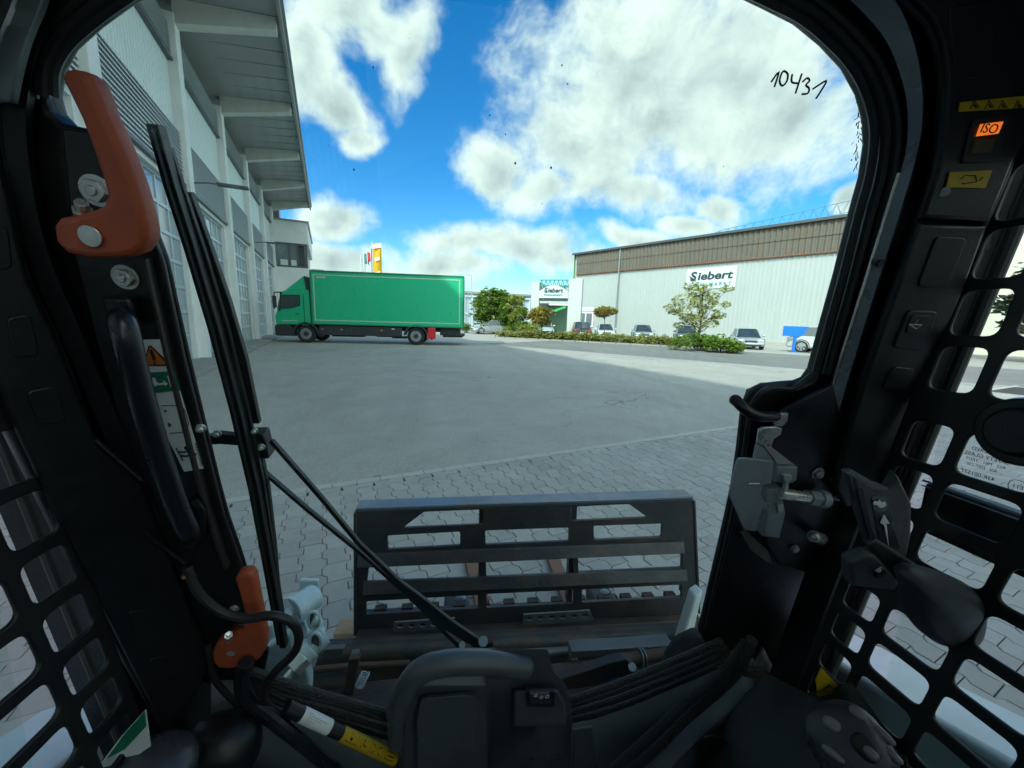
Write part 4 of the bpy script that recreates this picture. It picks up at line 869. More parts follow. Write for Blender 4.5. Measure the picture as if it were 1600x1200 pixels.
# glass
glassm=pane_mat('windscreen_glass',(.90,.985,.957),.05); sideg=pane_mat('side_glass',(.91,.97,.95),.05)
gl=plate('door_glass',shrink(outerD,.985),-.006,.004,glassm,.0005)
# handwritten number on the glass
ink_=mat('marker_ink',(.03,.05,.06),.6)
def stroke(chars):
    mb=MB()
    for s in chars: mb.tube(smooth_path([D(x,y,-.001) for x,y in s],3),.00095,5)
    return mb
num=[[(1205,128),(1217,112),(1210,136)],[(1222,113),(1218,126),(1222,134),(1229,128),(1231,116),(1225,111),(1221,115)],[(1238,116),(1237,128),(1247,130)],[(1253,115),(1248,130),(1243,146)],
     [(1254,128),(1261,122),(1265,126),(1259,133),(1264,138),(1262,146),(1253,147)],[(1270,139),(1291,126),(1284,140),(1275,154)]]
stroke(num).build('number_marking',ink_,gl); 
sp=MB()
for x,y,r in ((790,210,.9),(878,102,1.1),(887,131,1),(805,255,1.6),(861,262,1.6),(553,265,1.3),(765,180,.9),(847,318,.7),(1130,260,.8),(583,105,1),(1020,85,.5),(513,227,.6),(700,320,.6),(640,60,.5),(915,300,.5),(1060,190,.5)):
    p=D(x,y,-.003); sp.ell(p,.00065*r,.0005*r,.0009*r,nu=6,nv=4)
sp.build('dirt_specks',dblack,gl,kind='stuff')
sm=MB(); rr=random.Random(9)
for i in range(46):
    y=150+ (i/46)**1.3*115; x=1345+rr.gauss(0,3)-(y-150)*.07; p=D(x,y,-.003); q=D(x+rr.gauss(0,2.5),y+rr.uniform(2,9),-.003); sm.tube([p,q],rr.uniform(.0002,.0006),4)
sm.build('grime_streaks',mat('grime',(.06,.05,.045),.8),gl,kind='stuff')
# ---- lofted strips
def resample(P,n):
    L=[0]
    for i in range(1,len(P)): L.append(L[-1]+(P[i]-P[i-1]).length)
    out=[];j=0
    for k in range(n):
        t=L[-1]*k/(n-1)
        while j<len(L)-2 and L[j+1]<t: j+=1
        f=(t-L[j])/max(1e-9,L[j+1]-L[j]); out.append(P[j].lerp(P[j+1],min(1,f)))
    return out
def loft(name,rows,m,parent=MP,n=40,th=.004,ang=40):
    rs=[resample(smooth_path(r,4),n) for r in rows]; v=[p for r in rs for p in r]; f=[(i*n+j,i*n+j+1,(i+1)*n+j+1,(i+1)*n+j) for i in range(len(rs)-1) for j in range(n-1)]
    o=MB().add(v,f).build(name,m,parent,True,ang=ang); s=o.modifiers.new('thick','SOLIDIFY'); s.thickness=th; s.offset=0; return o
J1=[(1270,-60),(1330,0),(1380,56),(1406,116),(1417,169),(1416,225),(1406,270),(1387,330),(1350,450),(1312,570),(1288,650)]
J2=[(1320,-70),(1385,-20),(1425,60),(1440,131),(1441,195),(1432,244),(1418,296),(1376,430),(1336,560),(1310,650)]
A_=[(1370,-80),(1410,0),(1444,34),(1462,75),(1469,131),(1464,206),(1454,270),(1431,341)]
A2=[(1431,348),(1395,446),(1387,467),(1347,583),(1318,680),(1300,760)]
# jamb strip
loft('door_jamb',[[D(x-3,y,.030) for x,y in J1],[D(x+3,y,.037) for x,y in J1],[D(x-4,y,.040) for x,y in J2],[D(x,y,.030) for x,y in J2]],jambm)
loft('jamb_channel',[[D(x,y,.028) for x,y in J2],[D(x+6,y,.012) for x,y in J2],[D(x-4,y,.014) for x,y in A_[0:]+A2[1:]],[D(x,y,.045) for x,y in A_+A2[1:]]],rubber)
e=MB(); e.tube(smooth_path([D(x-2,y,.036) for x,y in J1[6:]],4),.0016,6); e.build('jamb_edge',mat('worn_bright_edge',(.75,.74,.70),.25,metal=.8,var=.1),MP)
e=MB(); p=D(1374,411,.042); e.cyl(p,p+DI*.003,.0042,n=14); e.build('jamb_plug',dblack,MP)
# pillar trim plane through A and B
PA=D(1400,440,.050); PB=SX(1500,450,.575); ex=(PB-PA); ex-=DU*ex.dot(DU); ex.normalize(); TN=ex.cross(DU).normalized()
if TN.dot(EYE-PA)<0: TN=-TN
TDd=TN.dot(PA)
def T_(x,y,o=0.0): return hit(x,y,TN,TDd+o)
def TF(o=0.0): return frame(PA+TN*o,ex,DU,TN)
def t2(x,y,o=0.0):
    p=T_(x,y,o)-PA; return (p.dot(ex),p.dot(DU))
def tplate(name,px,o,th,m,bev=.001,parent=MP,rad=0):
    P=[t2(x,y,o) for x,y in px]; P=arc(P,rad) if rad else P
    return link(name,plate_mesh(name,TF(o),P,[],th,bev,m),parent)
# flip handedness check is not needed: outlines are planar
B_=[(1700,-120),(1650,40),(1600,210),(1579,244),(1560,293),(1537,347)]
B2=[(1535,353),(1500,450),(1443,590),(1393,733),(1380,770)]
up=tplate('overhead_trim',A_+B_[::-1],0.0,.012,trimm,.0045)
low=tplate('pillar_trim',A2+[(1318,790)]+B2[::-1],-.001,.012,trimm,.0045)
tplate('trim_backing',[(1405,310),(1560,315),(1540,390),(1395,385)],-.018,.006,rubber,.001)
# second lip of trim toward the screen
loft('trim_return',[[T_(x,y,.0) for x,y in B_[:-1]+B2],[T_(x+10,y,-.02) for x,y in B_[:-1]+B2],[SX(x+14,y,.60) for x,y in B_[:-1]+B2]],trimm)
tplate('hazard_label',[(1500,160),(1640,146),(1640,166),(1497,175)],.0075,.0012,yel,.0002,up)
tplate('hazard_label',[(1484,269),(1550,266),(1539,294),(1478,293)],.0075,.0012,yel,.0002,up)
m=MB(); 
for x in (1522,1545,1566,1590): 
    a=T_(x,163,.009); m.tube([a,T_(x+4,168,.009)],.0005,4); m.tube([T_(x-6,170,.009),T_(x,157,.009),T_(x+8,168,.009)],.0004,4)
m.tube([T_(1502,280,.009),T_(1508,274,.009),T_(1524,274,.009),T_(1526,284,.009),T_(1504,287,.009)],.0005,4); m.tube([T_(1531,282,.009),T_(1536,277,.009)],.0005,4)
m.build('label_print',dblack,up,kind='stuff')
tplate('button_recess',[(1520,184),(1580,178),(1556,252),(1500,256)],.0068,.0035,rubber,.0012,up,.004)
sw=tplate('indicator_button',[(1533,194),(1566,190),(1558,209),(1526,213)],.0095,.004,mat('lit_amber',(.60,.14,.02),.4,var=.05,emit=((1,.22,.03),.10)),.0012,up)
me=text_mesh('lettering','ISO',.011,frame(T_(1546,201.5,.0118),ex,DU,TN),dblack,.0002); link('lettering',me,sw)
tplate('indicator_button',[(1523,219),(1554,217),(1546,238),(1515,240)],.009,.004,mat('dim_amber',(.10,.065,.02),.5),.0012,up)
tplate('trim_pad',[(1462,369),(1510,372),(1478,452),(1432,447)],.0055,.003,trimm,.0012,low,.006)
q=tplate('switch_blank',[(1418,484),(1464,486),(1441,548),(1393,543)],.0055,.004,trimm,.0015,low,.006); tplate('switch_recess',[(1424,492),(1456,493),(1444,522),(1414,520)],.0078,.002,rubber,.0008,q,.004)
m=MB(); m.tube([T_(1420,507,.0095),T_(1432,514,.0095),T_(1440,508,.0095),T_(1420,507,.0095)],.0008,5); m.tube([T_(1431,506,.0095),T_(1434,500,.0095)],.0006,5); m.build('switch_symbol',mat('symbol_tan',(.45,.38,.30),.5),q)
tplate('switch_blank',[(1396,572),(1430,576),(1412,612),(1376,606)],.0055,.003,trimm,.0012,low,.006)
m=MB(); m.cyl(T_(1476,300,.005),T_(1476,300,.008),.0045,n=12); m.build('trim_screw',steel2,up)
tplate('trim_pad',[(1478,10),(1560,2),(1552,120),(1492,126)],.0055,.003,trimm,.0012,up,.01)
# ---- left pillar (mirror image)
LA=[(-120,-60),(-60,60),(-20,170),(0,230),(43,433),(83,513),(123,617),(150,687),(222,752),(262,860),(300,960),(330,1030)]
PL=D(90,520,.048); PLB=SX(107,847,-.405); exl=(PLB-PL); exl-=DU*exl.dot(DU); exl.normalize(); exl=-exl; TNl=exl.cross(DU).normalized()
if TNl.dot(EYE-PL)<0: TNl=-TNl
TDl=TNl.dot(PL)
def TL_(x,y,o=0.0): return hit(x,y,TNl,TDl+o)
def tl2(x,y,o=0.0):
    p=TL_(x,y,o)-PL; return (p.dot(exl),p.dot(DU))
def tlplate(name,px,o,th,m,bev=.001,parent=MP,rad=0):
    P=[tl2(x,y,o) for x,y in px]; P=arc(P,rad) if rad else P
    return link(name,plate_mesh(name,frame(PL+TNl*o,exl,DU,TNl),P,[],th,bev,m),parent)
LB=[(-240,-60),(-140,200),(-60,430),(0,630),(30,690),(107,847),(187,1007),(240,1110),(262,1160)]
lp=tlplate('pillar_trim',LA+LB[::-1],0,.012,trimm,.0045)
loft('trim_return',[[TL_(x,y,0) for x,y in LB],[TL_(x-10,y,-.02) for x,y in LB],[SX(x-14,y,-.425) for x,y in LB]],trimm)
for P4 in ([(8,497),(48,490),(62,556),(20,560)],[(40,612),(88,602),(104,660),(58,664)],[(200,955),(240,950),(250,995),(212,1002)],[(232,1030),(270,1020),(282,1060),(246,1072)],[(-30,360),(12,352),(20,420),(-20,425)]):
    q=tlplate('switch_blank',P4,.0055,.003,trimm,.0012,lp,.005)
LJ=[(60,-40),(60,20),(38,80),(28,140),(24,200),(36,300),(60,400),(103,500),(160,633),(196,720),(240,820)]
loft('door_jamb',[[D(x+22,y,.030) for x,y in LJ],[D(x+14,y,.038) for x,y in LJ],[D(x-14,y,.040) for x,y in LJ],[D(x-22,y,.028) for x,y in LJ]],trimm)
LS=[(75,-60),(62,0),(38,60),(24,110),(14,160)]
loft('jamb_guard',[[D(x+9,y,.048) for x,y in LS],[D(x,y,.052) for x,y in LS],[D(x-24,y,.052) for x,y in LS],[D(x-34,y,.045) for x,y in LS]],mat('grey_jamb',(.10,.12,.12),.35,var=.3,scale=9,metal=.2))
loft('jamb_channel',[[D(x-20,y,.026) for x,y in LJ],[D(x-40,y,.012) for x,y in LJ],[TL_(x,y,-.01) for x,y in LA[1:-3]]],rubber)
m=MB(); m.tube(smooth_path([D(x,y,.052) for x,y in [(178,790),(215,822),(250,850),(295,886),(308,912)]],4),.0026,7); m.tube(smooth_path([D(x,y,.056) for x,y in [(150,687),(170,705),(222,750)]],4),.0022,7); m.build('conduit',gloss,MP)
# ---- side screens
gs=[]
def screen(Xs,name,sgn):
    F=frame(Vector((Xs,0,1.3)),Vector((0,-1,0)),Vector((0,0,1)),Vector((-sgn,0,0)))
    u0=.369; pitch=.077; zrows=[(1.675,1.62),(1.612,1.56),(1.548,1.497),(1.484,1.431),(1.389,1.338),(1.325,1.276),(1.261,1.214),(1.198,1.151),(1.135,1.090),(1.074,1.030),(1.012,.966),(.95,.90),(.885,.84),(.82,.775)]
    def pt(u,z): return (-(u-.149*(z-1.3)),z-1.3)
    holes=[]
    for z1,z0 in zrows:
        holes.append(arc([pt(u0+.049,z1),pt(u0+.0065,z1),pt(u0+.0065,z0),pt(u0+.049,z0)],.011))
        for k in range(14): 
            a=u0-.0065-k*pitch; b_=a-.064; holes.append(arc([pt(a,z1),pt(b_,z1),pt(b_,z0),pt(a,z0)],.012))
    out=[pt(u0+.062,1.72),pt(u0-1.15,1.72),pt(u0-1.15,.70),pt(u0+.062,.70)]
    return link(name,plate_mesh(name,F,out,holes,.005,.0018,grate),MP)
screen(.58,'side_screen',1); screen(-.405,'side_screen',-1)
def lean(X,u,z,dY=0): return Vector((X,u-.149*(z-1.3)+dY,z))
for sg,X0 in ((1,.60),(-1,-.425)):
    # outer window post, rubber and glass of the sliding side window
    us=.014 if sg>0 else .036
    def col(u,r,dx,nm,mm,z0=.62,z1=1.72): MB().tube([lean(X0+sg*dx,u+us,z) for z in (z0,1.0,1.3,z1)],r,10).build(nm,mm,MP)
    col(.445,.021,.03,'window_post',trimm); col(.418,.007,.035,'window_seal',mat('seal_grey',(.05,.055,.05),.5),.62); col(.470,.016,.05,'window_post',black)
    MB().hexa([lean(X0+sg*.0,.50,.62),lean(X0+sg*.0,.45,.62),lean(X0+sg*.06,.45,.62),lean(X0+sg*.06,.50,.62)],[lean(X0+sg*.0,.50,1.72),lean(X0+sg*.0,.45,1.72),lean(X0+sg*.06,.45,1.72),lean(X0+sg*.06,.50,1.72)]).build('corner_post',black,MP,False)
    g=MB(); g.box(X0+sg*.04-.002,X0+sg*.04+.002,-.75,.415,.72,1.70); g.build('side_glass',sideg,MP,False)
    m=MB(); m.box(X0+sg*.035-.012,X0+sg*.035+.012,-.72,.41,1.232,1.300); m.build('window_sash',black,MP,False,.004)
    m=MB(); m.tube([(X0+sg*.02,-.72,1.303),(X0+sg*.02,.41,1.303)],.0016,5); m.tube([(X0+sg*.02,-.72,1.296),(X0+sg*.02,.41,1.296)],.0010,5); m.build('sash_edge',steel2,MP)
sgp=[o for o in MP.children if o.name.startswith('side_glass')][0]
c0s=SX(1543,706,.634)
for i,(body,sz,dy) in enumerate((('TEMPERED',.0062,0),('SAFETY GLASS',.0062,0),('AS2   M61   TRDT',.0048,0),('ASI   D0T-130',.0048,.002),('43R-001577',.0064,.004))):
    dz=(0,-.0072,-.0140,-.0205,-.0310)[i]; me=text_mesh('glass_stamp',body,sz,frame(c0s+Vector((0,dy,dz)),Vector((0,1,0)),Vector((0,0,1)),Vector((1,0,0))),ink_,.0001); link('glass_stamp',me,sgp)
me=text_mesh('glass_stamp','E11',.0062,frame(c0s+Vector((0,-.031,-.031)),Vector((0,1,0)),Vector((0,0,1)),Vector((1,0,0))),ink_,.0001); link('glass_stamp',me,sgp)
c=c0s+Vector((0,-.031,-.031)); m=MB(); m.tube([c+Vector((0,math.cos(a/12*6.283)*.008,math.sin(a/12*6.283)*.008)) for a in range(13)],.0004,4); m.build('stamp_ring',ink_,sgp)
# round window knob on the wide bar
c=SX(1603,675,.575); m=MB(); m.cyl(c,c+Vector((-.012,0,0)),.036,.034,28); m.cyl(c+Vector((-.012,0,0)),c+Vector((-.020,0,0)),.026,.022,24); m.build('window_knob',trimm,MP,True,.002)
# ---- shell: roof, back, floor
link('cab_roof',plate_mesh('cab_roof',frame(Vector((.09,-.365,1.98)),Vector((1,0,0)),Vector((0,1,0)),Vector((0,0,1))),[(-.54,-.635),(.54,-.635),(.54,.635),(-.54,.635)],[arc([(-.38,-.35),(.38,-.35),(.38,.40),(-.38,.40)],.06)],.04,.004,trimm),MP)
MB().box(-.31,.49,-.74,.06,1.984,1.988).build('roof_glass',sideg,MP,False)
m=MB(); m.hexa([(-.45,.27,1.95),(.63,.27,1.95),(.63,.33,1.90),(-.45,.33,1.90)],[(-.45,.27,2.0),(.63,.27,2.0),(.63,.36,1.96),(-.45,.36,1.96)]); m.build('roof_front',trimm,MP,False)
link('rear_panel',plate_mesh('rear_panel',frame(Vector((.09,-1.02,1.3)),Vector((1,0,0)),Vector((0,0,1)),Vector((0,-1,0))),[(-.54,-.8),(.54,-.8),(.54,.70),(-.54,.70)],[arc([(-.44,-.12),(.44,-.12),(.44,.60),(-.44,.60)],.06)],.04,.004,trimm),MP)
MB().box(-.34,.52,-1.022,-1.018,1.19,1.89).build('rear_glass',sideg,MP,False)
MB().box(-.45,-.41,-1.0,.40,1.715,1.96).build('upper_side_panel',trimm,MP,False); MB().box(.585,.625,-1.0,.40,1.715,1.96).build('upper_side_panel',trimm,MP,False)
m=MB(); m.box(-.42,.60,-1.0,.60,.50,.53); m.build('cab_floor',floorm,MP,False)
m=MB(); m.box(-.45,-.41,-1.0,.46,.5,.78); m.box(.585,.625,-1.0,.46,.5,.78); m.build('lower_side_panel',black,MP,False)
m=MB(); m.box(-.30,.45,-.98,-.45,.6,1.05); m.build('seat',mat('seat_vinyl',(.02,.02,.022),.6,bump=.2),MP,True,.04)
# ---- release plate on the left with levers, decal and grab handle
plate('release_plate',[(100,200),(142,206),(190,245),(228,330),(248,385),(257,408),(290,562),(325,702),(350,802),(382,892),(396,965),(385,1060),(300,1060),(270,900),(200,700),(120,400)],.034,.006,black,.002)
plate('plate_edge',[(228,405),(234,404),(268,560),(303,700),(330,800),(358,885),(352,887),(324,802),(297,702),(262,562)],.041,.010,mat('edge_brown',(.03,.026,.024),.4,var=.2),.001)
lv=[(112,127),(116,115),(128,112),(143,115),(156,126),(166,145),(178,180),(195,215),(212,255),(225,290),(238,335),(243,360),(241,378),(230,393),(212,400),(185,402),(150,402),(118,394),(101,376),(98,352),(107,340),(128,336),(160,328),(175,320),(180,306),(175,285),(160,240),(142,190),(124,152)]
L1=plate('release_lever',lv,.058,.020,orange,.0055,label='large orange release lever, worn, at the upper left')
m=MB(); c=D(142,369,.069); m.cyl(c,c+DI*.0015,.0085,n=20); m.build('pivot_pin',steel,L1,True,.0005)
m=MB(); c=D(131,338,.055); a=D(127,316,.062); m.cyl(c,a,.0045,n=10); m.cyl(c+(a-c)*.1,c+(a-c)*.45,.0068,n=6); m.build('lever_stud',steel,L1,True,.0004)
def bolt(x,y,o,r,nm='bolt',mm=None,parent=MP,h=.006,washer=1.45):
    c=D(x,y,o); m=MB(); m.cyl(c,c+DI*.0015,r*washer,n=20); m.build(nm+'_washer' if False else 'washer',mm or steel,parent,True,.0004)
    m=MB(); m.cyl(c+DI*.0015,c+DI*h,r,n=6); m.cyl(c+DI*h,c+DI*(h+.0015),r*.45,n=10); m.build(nm,mm or steel,parent,True,.0006)
bolt(152,298,.037,.0095,washer=1.35); bolt(197,433,.037,.0085,washer=1.35); bolt(310,785,.040,.0045); bolt(315,668,.037,.0036)
m=MB(); a=D(190,462,.04); m.box(-.012,.012,-.010,.010,0,.012,frame(D(200,478,.038),DX,DU,DI)); m.build('handle_bracket',black,MP,True,.003)
hp=[(188,500,.045),(190,498,.07),(196,520,.082),(213,590,.085),(235,668,.086),(258,740,.086),(280,800,.085),(294,830,.080),(298,838,.05)]
MB().tube(smooth_path([D(x,y,o) for x,y,o in hp],5),[.009]*5+[.0100]*36,16).build('grab_handle',gloss,MP)
m=MB(); m.tube(smooth_path([D(x,y,.046) for x,y in ((300,780),(312,800),(310,835),(296,850))],3),.008,10); m.build('handle_foot',black,MP)
# decal
dc=plate('warning_decal',[(214,531),(257,530),(318,732),(288,737),(240,640)],.0415,.0006,dwhite,.0001)
def ds(name,px,o,m,par=dc): return plate(name,px,o,.0005,m,.00005,par)
ds('orange_triangle',[(232,540),(236,540),(265,568),(263,572),(228,572),(225,568)],.0424,dblack); ds('orange_triangle',[(233.5,543),(236,543),(261,569),(229.5,570),(227.5,567)],.0431,mat('decal_orange',(.60,.17,.02),.5,var=.05))
ds('exclamation_mark',[(233,547),(237,546),(243,560),(241,564),(239,563)],.0438,dblack); ds('exclamation_mark',[(240,566),(243,566),(243,569),(240,569)],.0438,dblack)
ds('green_band',[(230,582),(272,580),(282,610),(240,614)],.0424,mat('decal_green',(.005,.16,.08),.5,var=.05))
ds('door_symbol',[(261,587),(270,586),(276,604),(267,605)],.0431,dwhite); ds('arrow_symbol',[(247,599),(256,598),(255,594),(262,600),(258,603),(257,601),(248,602)],.0431,dwhite)
ds('runner_symbol',[(238,590),(243,591),(244,596),(248,600),(243,604),(239,600)],.0431,dwhite)
m=MB(); m.tube([D(x,y,.0425) for x,y in ((252,634),(281,633),(288,640),(295,662),(291,670),(284,676),(266,677))],.0005,4); m.build('outline_symbol',dblack,dc)
ds('arrow_symbol',[(256,640),(261,642),(258,645)],.0424,dblack); ds('arrow_symbol',[(262,660),(268,664),(264,668)],.0424,dblack)
m=MB(); c=D(291.5,700,.0427); m.ell(c,.0026,.0005,.0026,nu=10,nv=6); 
m.tube([D(x,y,.0427) for x,y in ((295,704),(305,712))],.0024,6); m.tube([D(x,y,.0427) for x,y in ((294,704),(288,706.5),(280,706))],.0009,5); m.tube([D(x,y,.0427) for x,y in ((298,708),(293,713),(282,712))],.0011,5); m.tube([D(x,y,.0427) for x,y in ((275,700),(286,720))],.0005,4); m.build('pushing_figure_symbol',dblack,dc)
m=MB()
for i in range(26): m.tube([D(304+i*.42,692+i*1.45,.0427),D(309+i*.40,691+i*1.45,.0427)],.00018*(1+(i*7)%3),4)
m.build('small_print',dblack,dc,kind='stuff')
# second lever
lv2=[(371,898),(375,891),(386,888),(396,889),(401,897),(406,925),(413,960),(419,990),(418,1008),(410,1022),(392,1032),(365,1037),(345,1036),(335,1027),(335,1010),(344,996),(360,986),(382,975),(388,962),(382,935)]
L2=plate('release_lever',lv2,.040,.016,orange,.0045,label='small orange release lever at the lower left')
m=MB(); c=D(376,985,.046); m.tube([c+DX*math.cos(a)*.013+DU*math.sin(a)*.013 for a in [i/20*6.283 for i in range(21)]],.0018,6); m.build('lever_grommet',rubber,L2)
m=MB(); c=D(358,1000,.044); m.cyl(c,D(357,992,.060),.0055,n=6); m.cyl(c,D(357,990,.066),.003,n=8); m.build('lever_stud',steel,L2,True,.0004)
m=MB(); c=D(361,1021,.049); m.cyl(c,c+DI*.001,.0055,n=14); m.build('pivot_pin',steel2,L2); bolt(367,950,.036,.0045)
plate('lever_base',[(335,985),(372,975),(420,1015),(415,1045),(385,1060),(345,1050)],.028,.010,black,.003)
# ---- latch on the right
plate('latch_base',[(1218,640),(1300,600),(1322,700),(1330,860),(1280,900),(1215,880),(1196,850),(1190,700)],.040,.006,black,.002)
lt=plate('door_latch',[(1150,722),(1154,716),(1164,715),(1207,720),(1204,754),(1191,757),(1188,770),(1192,782),(1181,828),(1176,829),(1162,826),(1139,773)],.062,.004,steel2,.0012)
plate('latch_body',[(1190,758),(1213,756),(1219,795),(1210,833),(1184,830),(1190,800)],.050,.022,steel2,.002,lt)
plate('latch_body',[(1208,724),(1240,725),(1238,745),(1230,750),(1204,748)],.052,.016,steel2,.0015,lt)
plate('latch_lever',[(1185,671),(1192,667),(1212,666),(1221,669),(1219,678),(1208,685),(1204,697),(1238,724),(1213,724),(1192,696),(1182,692)],.058,.004,steel,.0012,lt)
plate('latch_lever',[(1183,694),(1192,696),(1208,722),(1178,717)],.054,.008,steel2,.001,lt)
plate('latch_tab',[(1208,645),(1230,645),(1229,655),(1222,665),(1210,664)],.056,.006,steel,.0018,lt)
plate('latch_hook',[(1222,741),(1235,741),(1236,748),(1231,750),(1230,766),(1222,768),(1226,752),(1222,748)],.064,.005,steel,.001,lt)
plate('latch_hook',[(1212,787),(1222,785),(1222,797),(1214,800)],.062,.006,steel,.001,lt)
m=MB()
for i in range(5): 
    c=D(1197,783+i*2.2,.060); m.tube([c+Vector((math.cos(a)*.006,math.sin(a)*.0035,math.sin(a)*.001)) for a in [k/10*6.283 for k in range(11)]],.0007,5)
m.build('latch_spring',steel2,lt)
m=MB(); m.tube([D(1170,756,.064),D(1186,756,.064)],.0011,6); m.build('plate_rivet',steel,lt)
m=MB(); m.cyl(D(1218,771,.062),D(1262,777,.060),.0082,n=18); m.build('striker_pin',mat('bright_pin',(.80,.80,.74),.25,metal=.75,var=.1,scale=20),MP); m=MB(); m.cyl(D(1262,777,.060),D(1281,779,.059),.0118,n=6); m.cyl(D(1276,778,.0595),D(1287,780,.0585),.0135,n=18); m.build('striker_nut',steel2,MP,True,.0006)
MB().tube(smooth_path([D(x,y,o) for x,y,o in ((1149,624,.052),(1158,634,.060),(1172,645,.066),(1190,651,.066),(1212,650,.058))],5),.0068,14).build('latch_handle',gloss,MP)
m=MB(); m.ell(D(1149,625,.052),.0072,.0072,.0072); m.build('latch_handle_cap',gloss,MP)
bolt(1277,739,.044,.0068,mm=steel2); bolt(1303,748,.044,.0045); bolt(1308,776,.044,.0045); bolt(1240,856,.044,.0062,mm=steel2,washer=1.1)
m=MB(); c=D(1288,842,.042); m.cyl(c,c+DI*.003,.0165,.013,24); m.build('cup_washer',mat('brass_grey',(.20,.18,.13),.45,metal=.7,var=.3,scale=40),MP,True,.001); m=MB(); m.cyl(D(1284,842,.044),D(1272,838,.062),.0085,n=16); m.ell(D(1272,838,.062),.0078,.0078,.0078); m.build('dome_bolt',steel,MP)
plate('strap',[(1157,832),(1166,828),(1200,862),(1205,880),(1196,876),(1172,858)],.048,.003,mat('strap_grey',(.10,.10,.095),.7,bump=.4,bscale=300),.0008)
# ---- hand throttle
th=plate('throttle_bezel',[(1316,735),(1330,733),(1362,752),(1382,758),(1390,748),(1393,734),(1400,742),(1420,784),(1419,830),(1407,886),(1372,872),(1352,850),(1332,790)],.160,.010,dashm,.006)
plate('throttle_slot',[(1338,765),(1347,763),(1360,820),(1369,842),(1361,846),(1352,822)],.1665,.002,dblack,.0005,th)
tl=plate('throttle_label',[(1360,776),(1384,775),(1407,858),(1374,852)],.1662,.0012,mat('label_black',(.02,.022,.026),.25,coat=.5),.0003,th,rad=.003)
plate('arrow_symbol',[(1381,803),(1390,818),(1385,818),(1389,857),(1381,820),(1375,817)],.1678,.0006,dwhite,.0001,th)
plate('rabbit_symbol',[(1366,782),(1371,784),(1374,780),(1377,785),(1383,784),(1385,789),(1380,793),(1374,793),(1370,789),(1364,788)],.1678,.0006,dwhite,.0001,th)
plate('throttle_bracket',[(1320,872),(1352,858),(1386,880),(1396,902),(1388,915),(1322,908)],.165,.016,dashm,.004,rad=.006)
m=MB(); c=D(1374,894,.174); m.cyl(c,c+DI*.003,.0085,.007,20); m.build('turtle_button',rubber,MP,True,.001); m=MB(); m.ell(D(1373,892,.1785),.0035,.001,.0022,nu=8,nv=5); m.tube([D(1368,892,.1785),D(1378,886,.1785)],.0009,5); m.build('turtle_symbol',dwhite,MP)
plate('throttle_arm',[(1352,848),(1366,840),(1432,882),(1440,905),(1420,925),(1398,905)],.195,.007,rubber,.003)
# knob: a fat rounded grip
kp=[(1403,893),(1418,884),(1440,886),(1465,893),(1495,902),(1520,915),(1533,933),(1537,955),(1533,985),(1524,1002),(1505,1011),(1478,1010),(1455,1003),(1434,988),(1418,968),(1411,945),(1412,920)]
kv=[];ktr=[(.0,-.020,.55),(0,-.018,.78),(0,-.012,.93),(0,-.003,1.0),(0,.005,.97),(0,.011,.86),(0,.0145,.66),(0,.016,.40)]
KP=[D(x,y,.218) for x,y in smooth_path([(x,y,0) for x,y in kp+kp[:1]],3)[:-1] for x,y in ((x.x,x.y),)] if False else [D(q.x,q.y,.218) for q in smooth_path([(x,y,0) for x,y in kp+kp[:1]],3)[:-1]]
kc=sum(KP,Vector())/len(KP); nk=len(KP)
for _,dz,k in ktr: kv+=[kc+(p-kc)*k*.93+DI*dz for p in KP]
m=MB(); m.add(kv,[(i*nk+j,i*nk+(j+1)%nk,(i+1)*nk+(j+1)%nk,(i+1)*nk+j) for i in range(len(ktr)-1) for j in range(nk)]+[tuple(range(nk)),tuple(range(nk*(len(ktr)-1),nk*len(ktr)))]); m.build('throttle_knob',mat('knob_rubber',(.030,.034,.040),.55,bump=.12,bscale=600),MP,True,ang=60)
# ================================================================== right-hand console, joystick
def Hs(x,y,z): return GZ(x,y,z)
# side console: moulded block whose top slopes, built from traced corners at falling heights
def poly3(pts): return [D(x,y,o) if D(x,y,o).x<.568 else SX(x,y,.568) for x,y,o in pts]
def slab3(name,top,depth,m,bev=.006,parent=MP,down=Vector((0,.02,-1)).normalized()):
    T=poly3(top); return MB().prism([p+down*depth for p in T],T).build(name,m,parent,True,bev,3,ang=40)
slab3('side_console',[(1198,1046,.02),(1262,1078,.05),(1330,1060,.10),(1420,1180,.17),(1440,1260,.18),(1050,1260,.14),(1060,1195,.10),(1120,1120,.05),(1175,1070,.02)],.22,dashm,.006)
loft('console_ridge',[[D(x,y,o) for x,y,o in ((1192,1012,.030),(1150,1068,.055),(1080,1130,.085),(1015,1190,.115),(960,1260,.14))],[D(x,y,o) for x,y,o in ((1200,1030,.040),(1165,1082,.068),(1100,1145,.100),(1040,1205,.130),(990,1275,.155))],[D(x,y,o) for x,y,o in ((1212,1048,.038),(1190,1096,.066),(1130,1165,.102),(1078,1228,.135),(1040,1290,.16))]],floorm,th=.006)
m=MB()
def word(strs,o): 
    for s in strs: m.tube(smooth_path([D(x,y,o+(y-1060)*.0009) for x,y in s],3),.0007,5)
word([[(1216,1069),(1207,1066),(1205,1071),(1210,1074)],[(1217,1074),(1213,1077),(1216,1082),(1221,1079),(1217,1074)],[(1228,1082),(1222,1084),(1226,1089),(1232,1082),(1228,1076)],[(1232,1093),(1239,1090),(1235,1087),(1231,1094),(1238,1098)],
      [(1204,1079),(1211,1082),(1207,1085)],[(1211,1090),(1209,1094),(1215,1097),(1218,1093),(1211,1090)],[(1222,1100),(1223,1108),(1229,1104)],[(1228,1100),(1224,1112)],[(1229,1114),(1234,1118),(1229,1122)]],.062)
m.build('handwriting',dblack,MP)
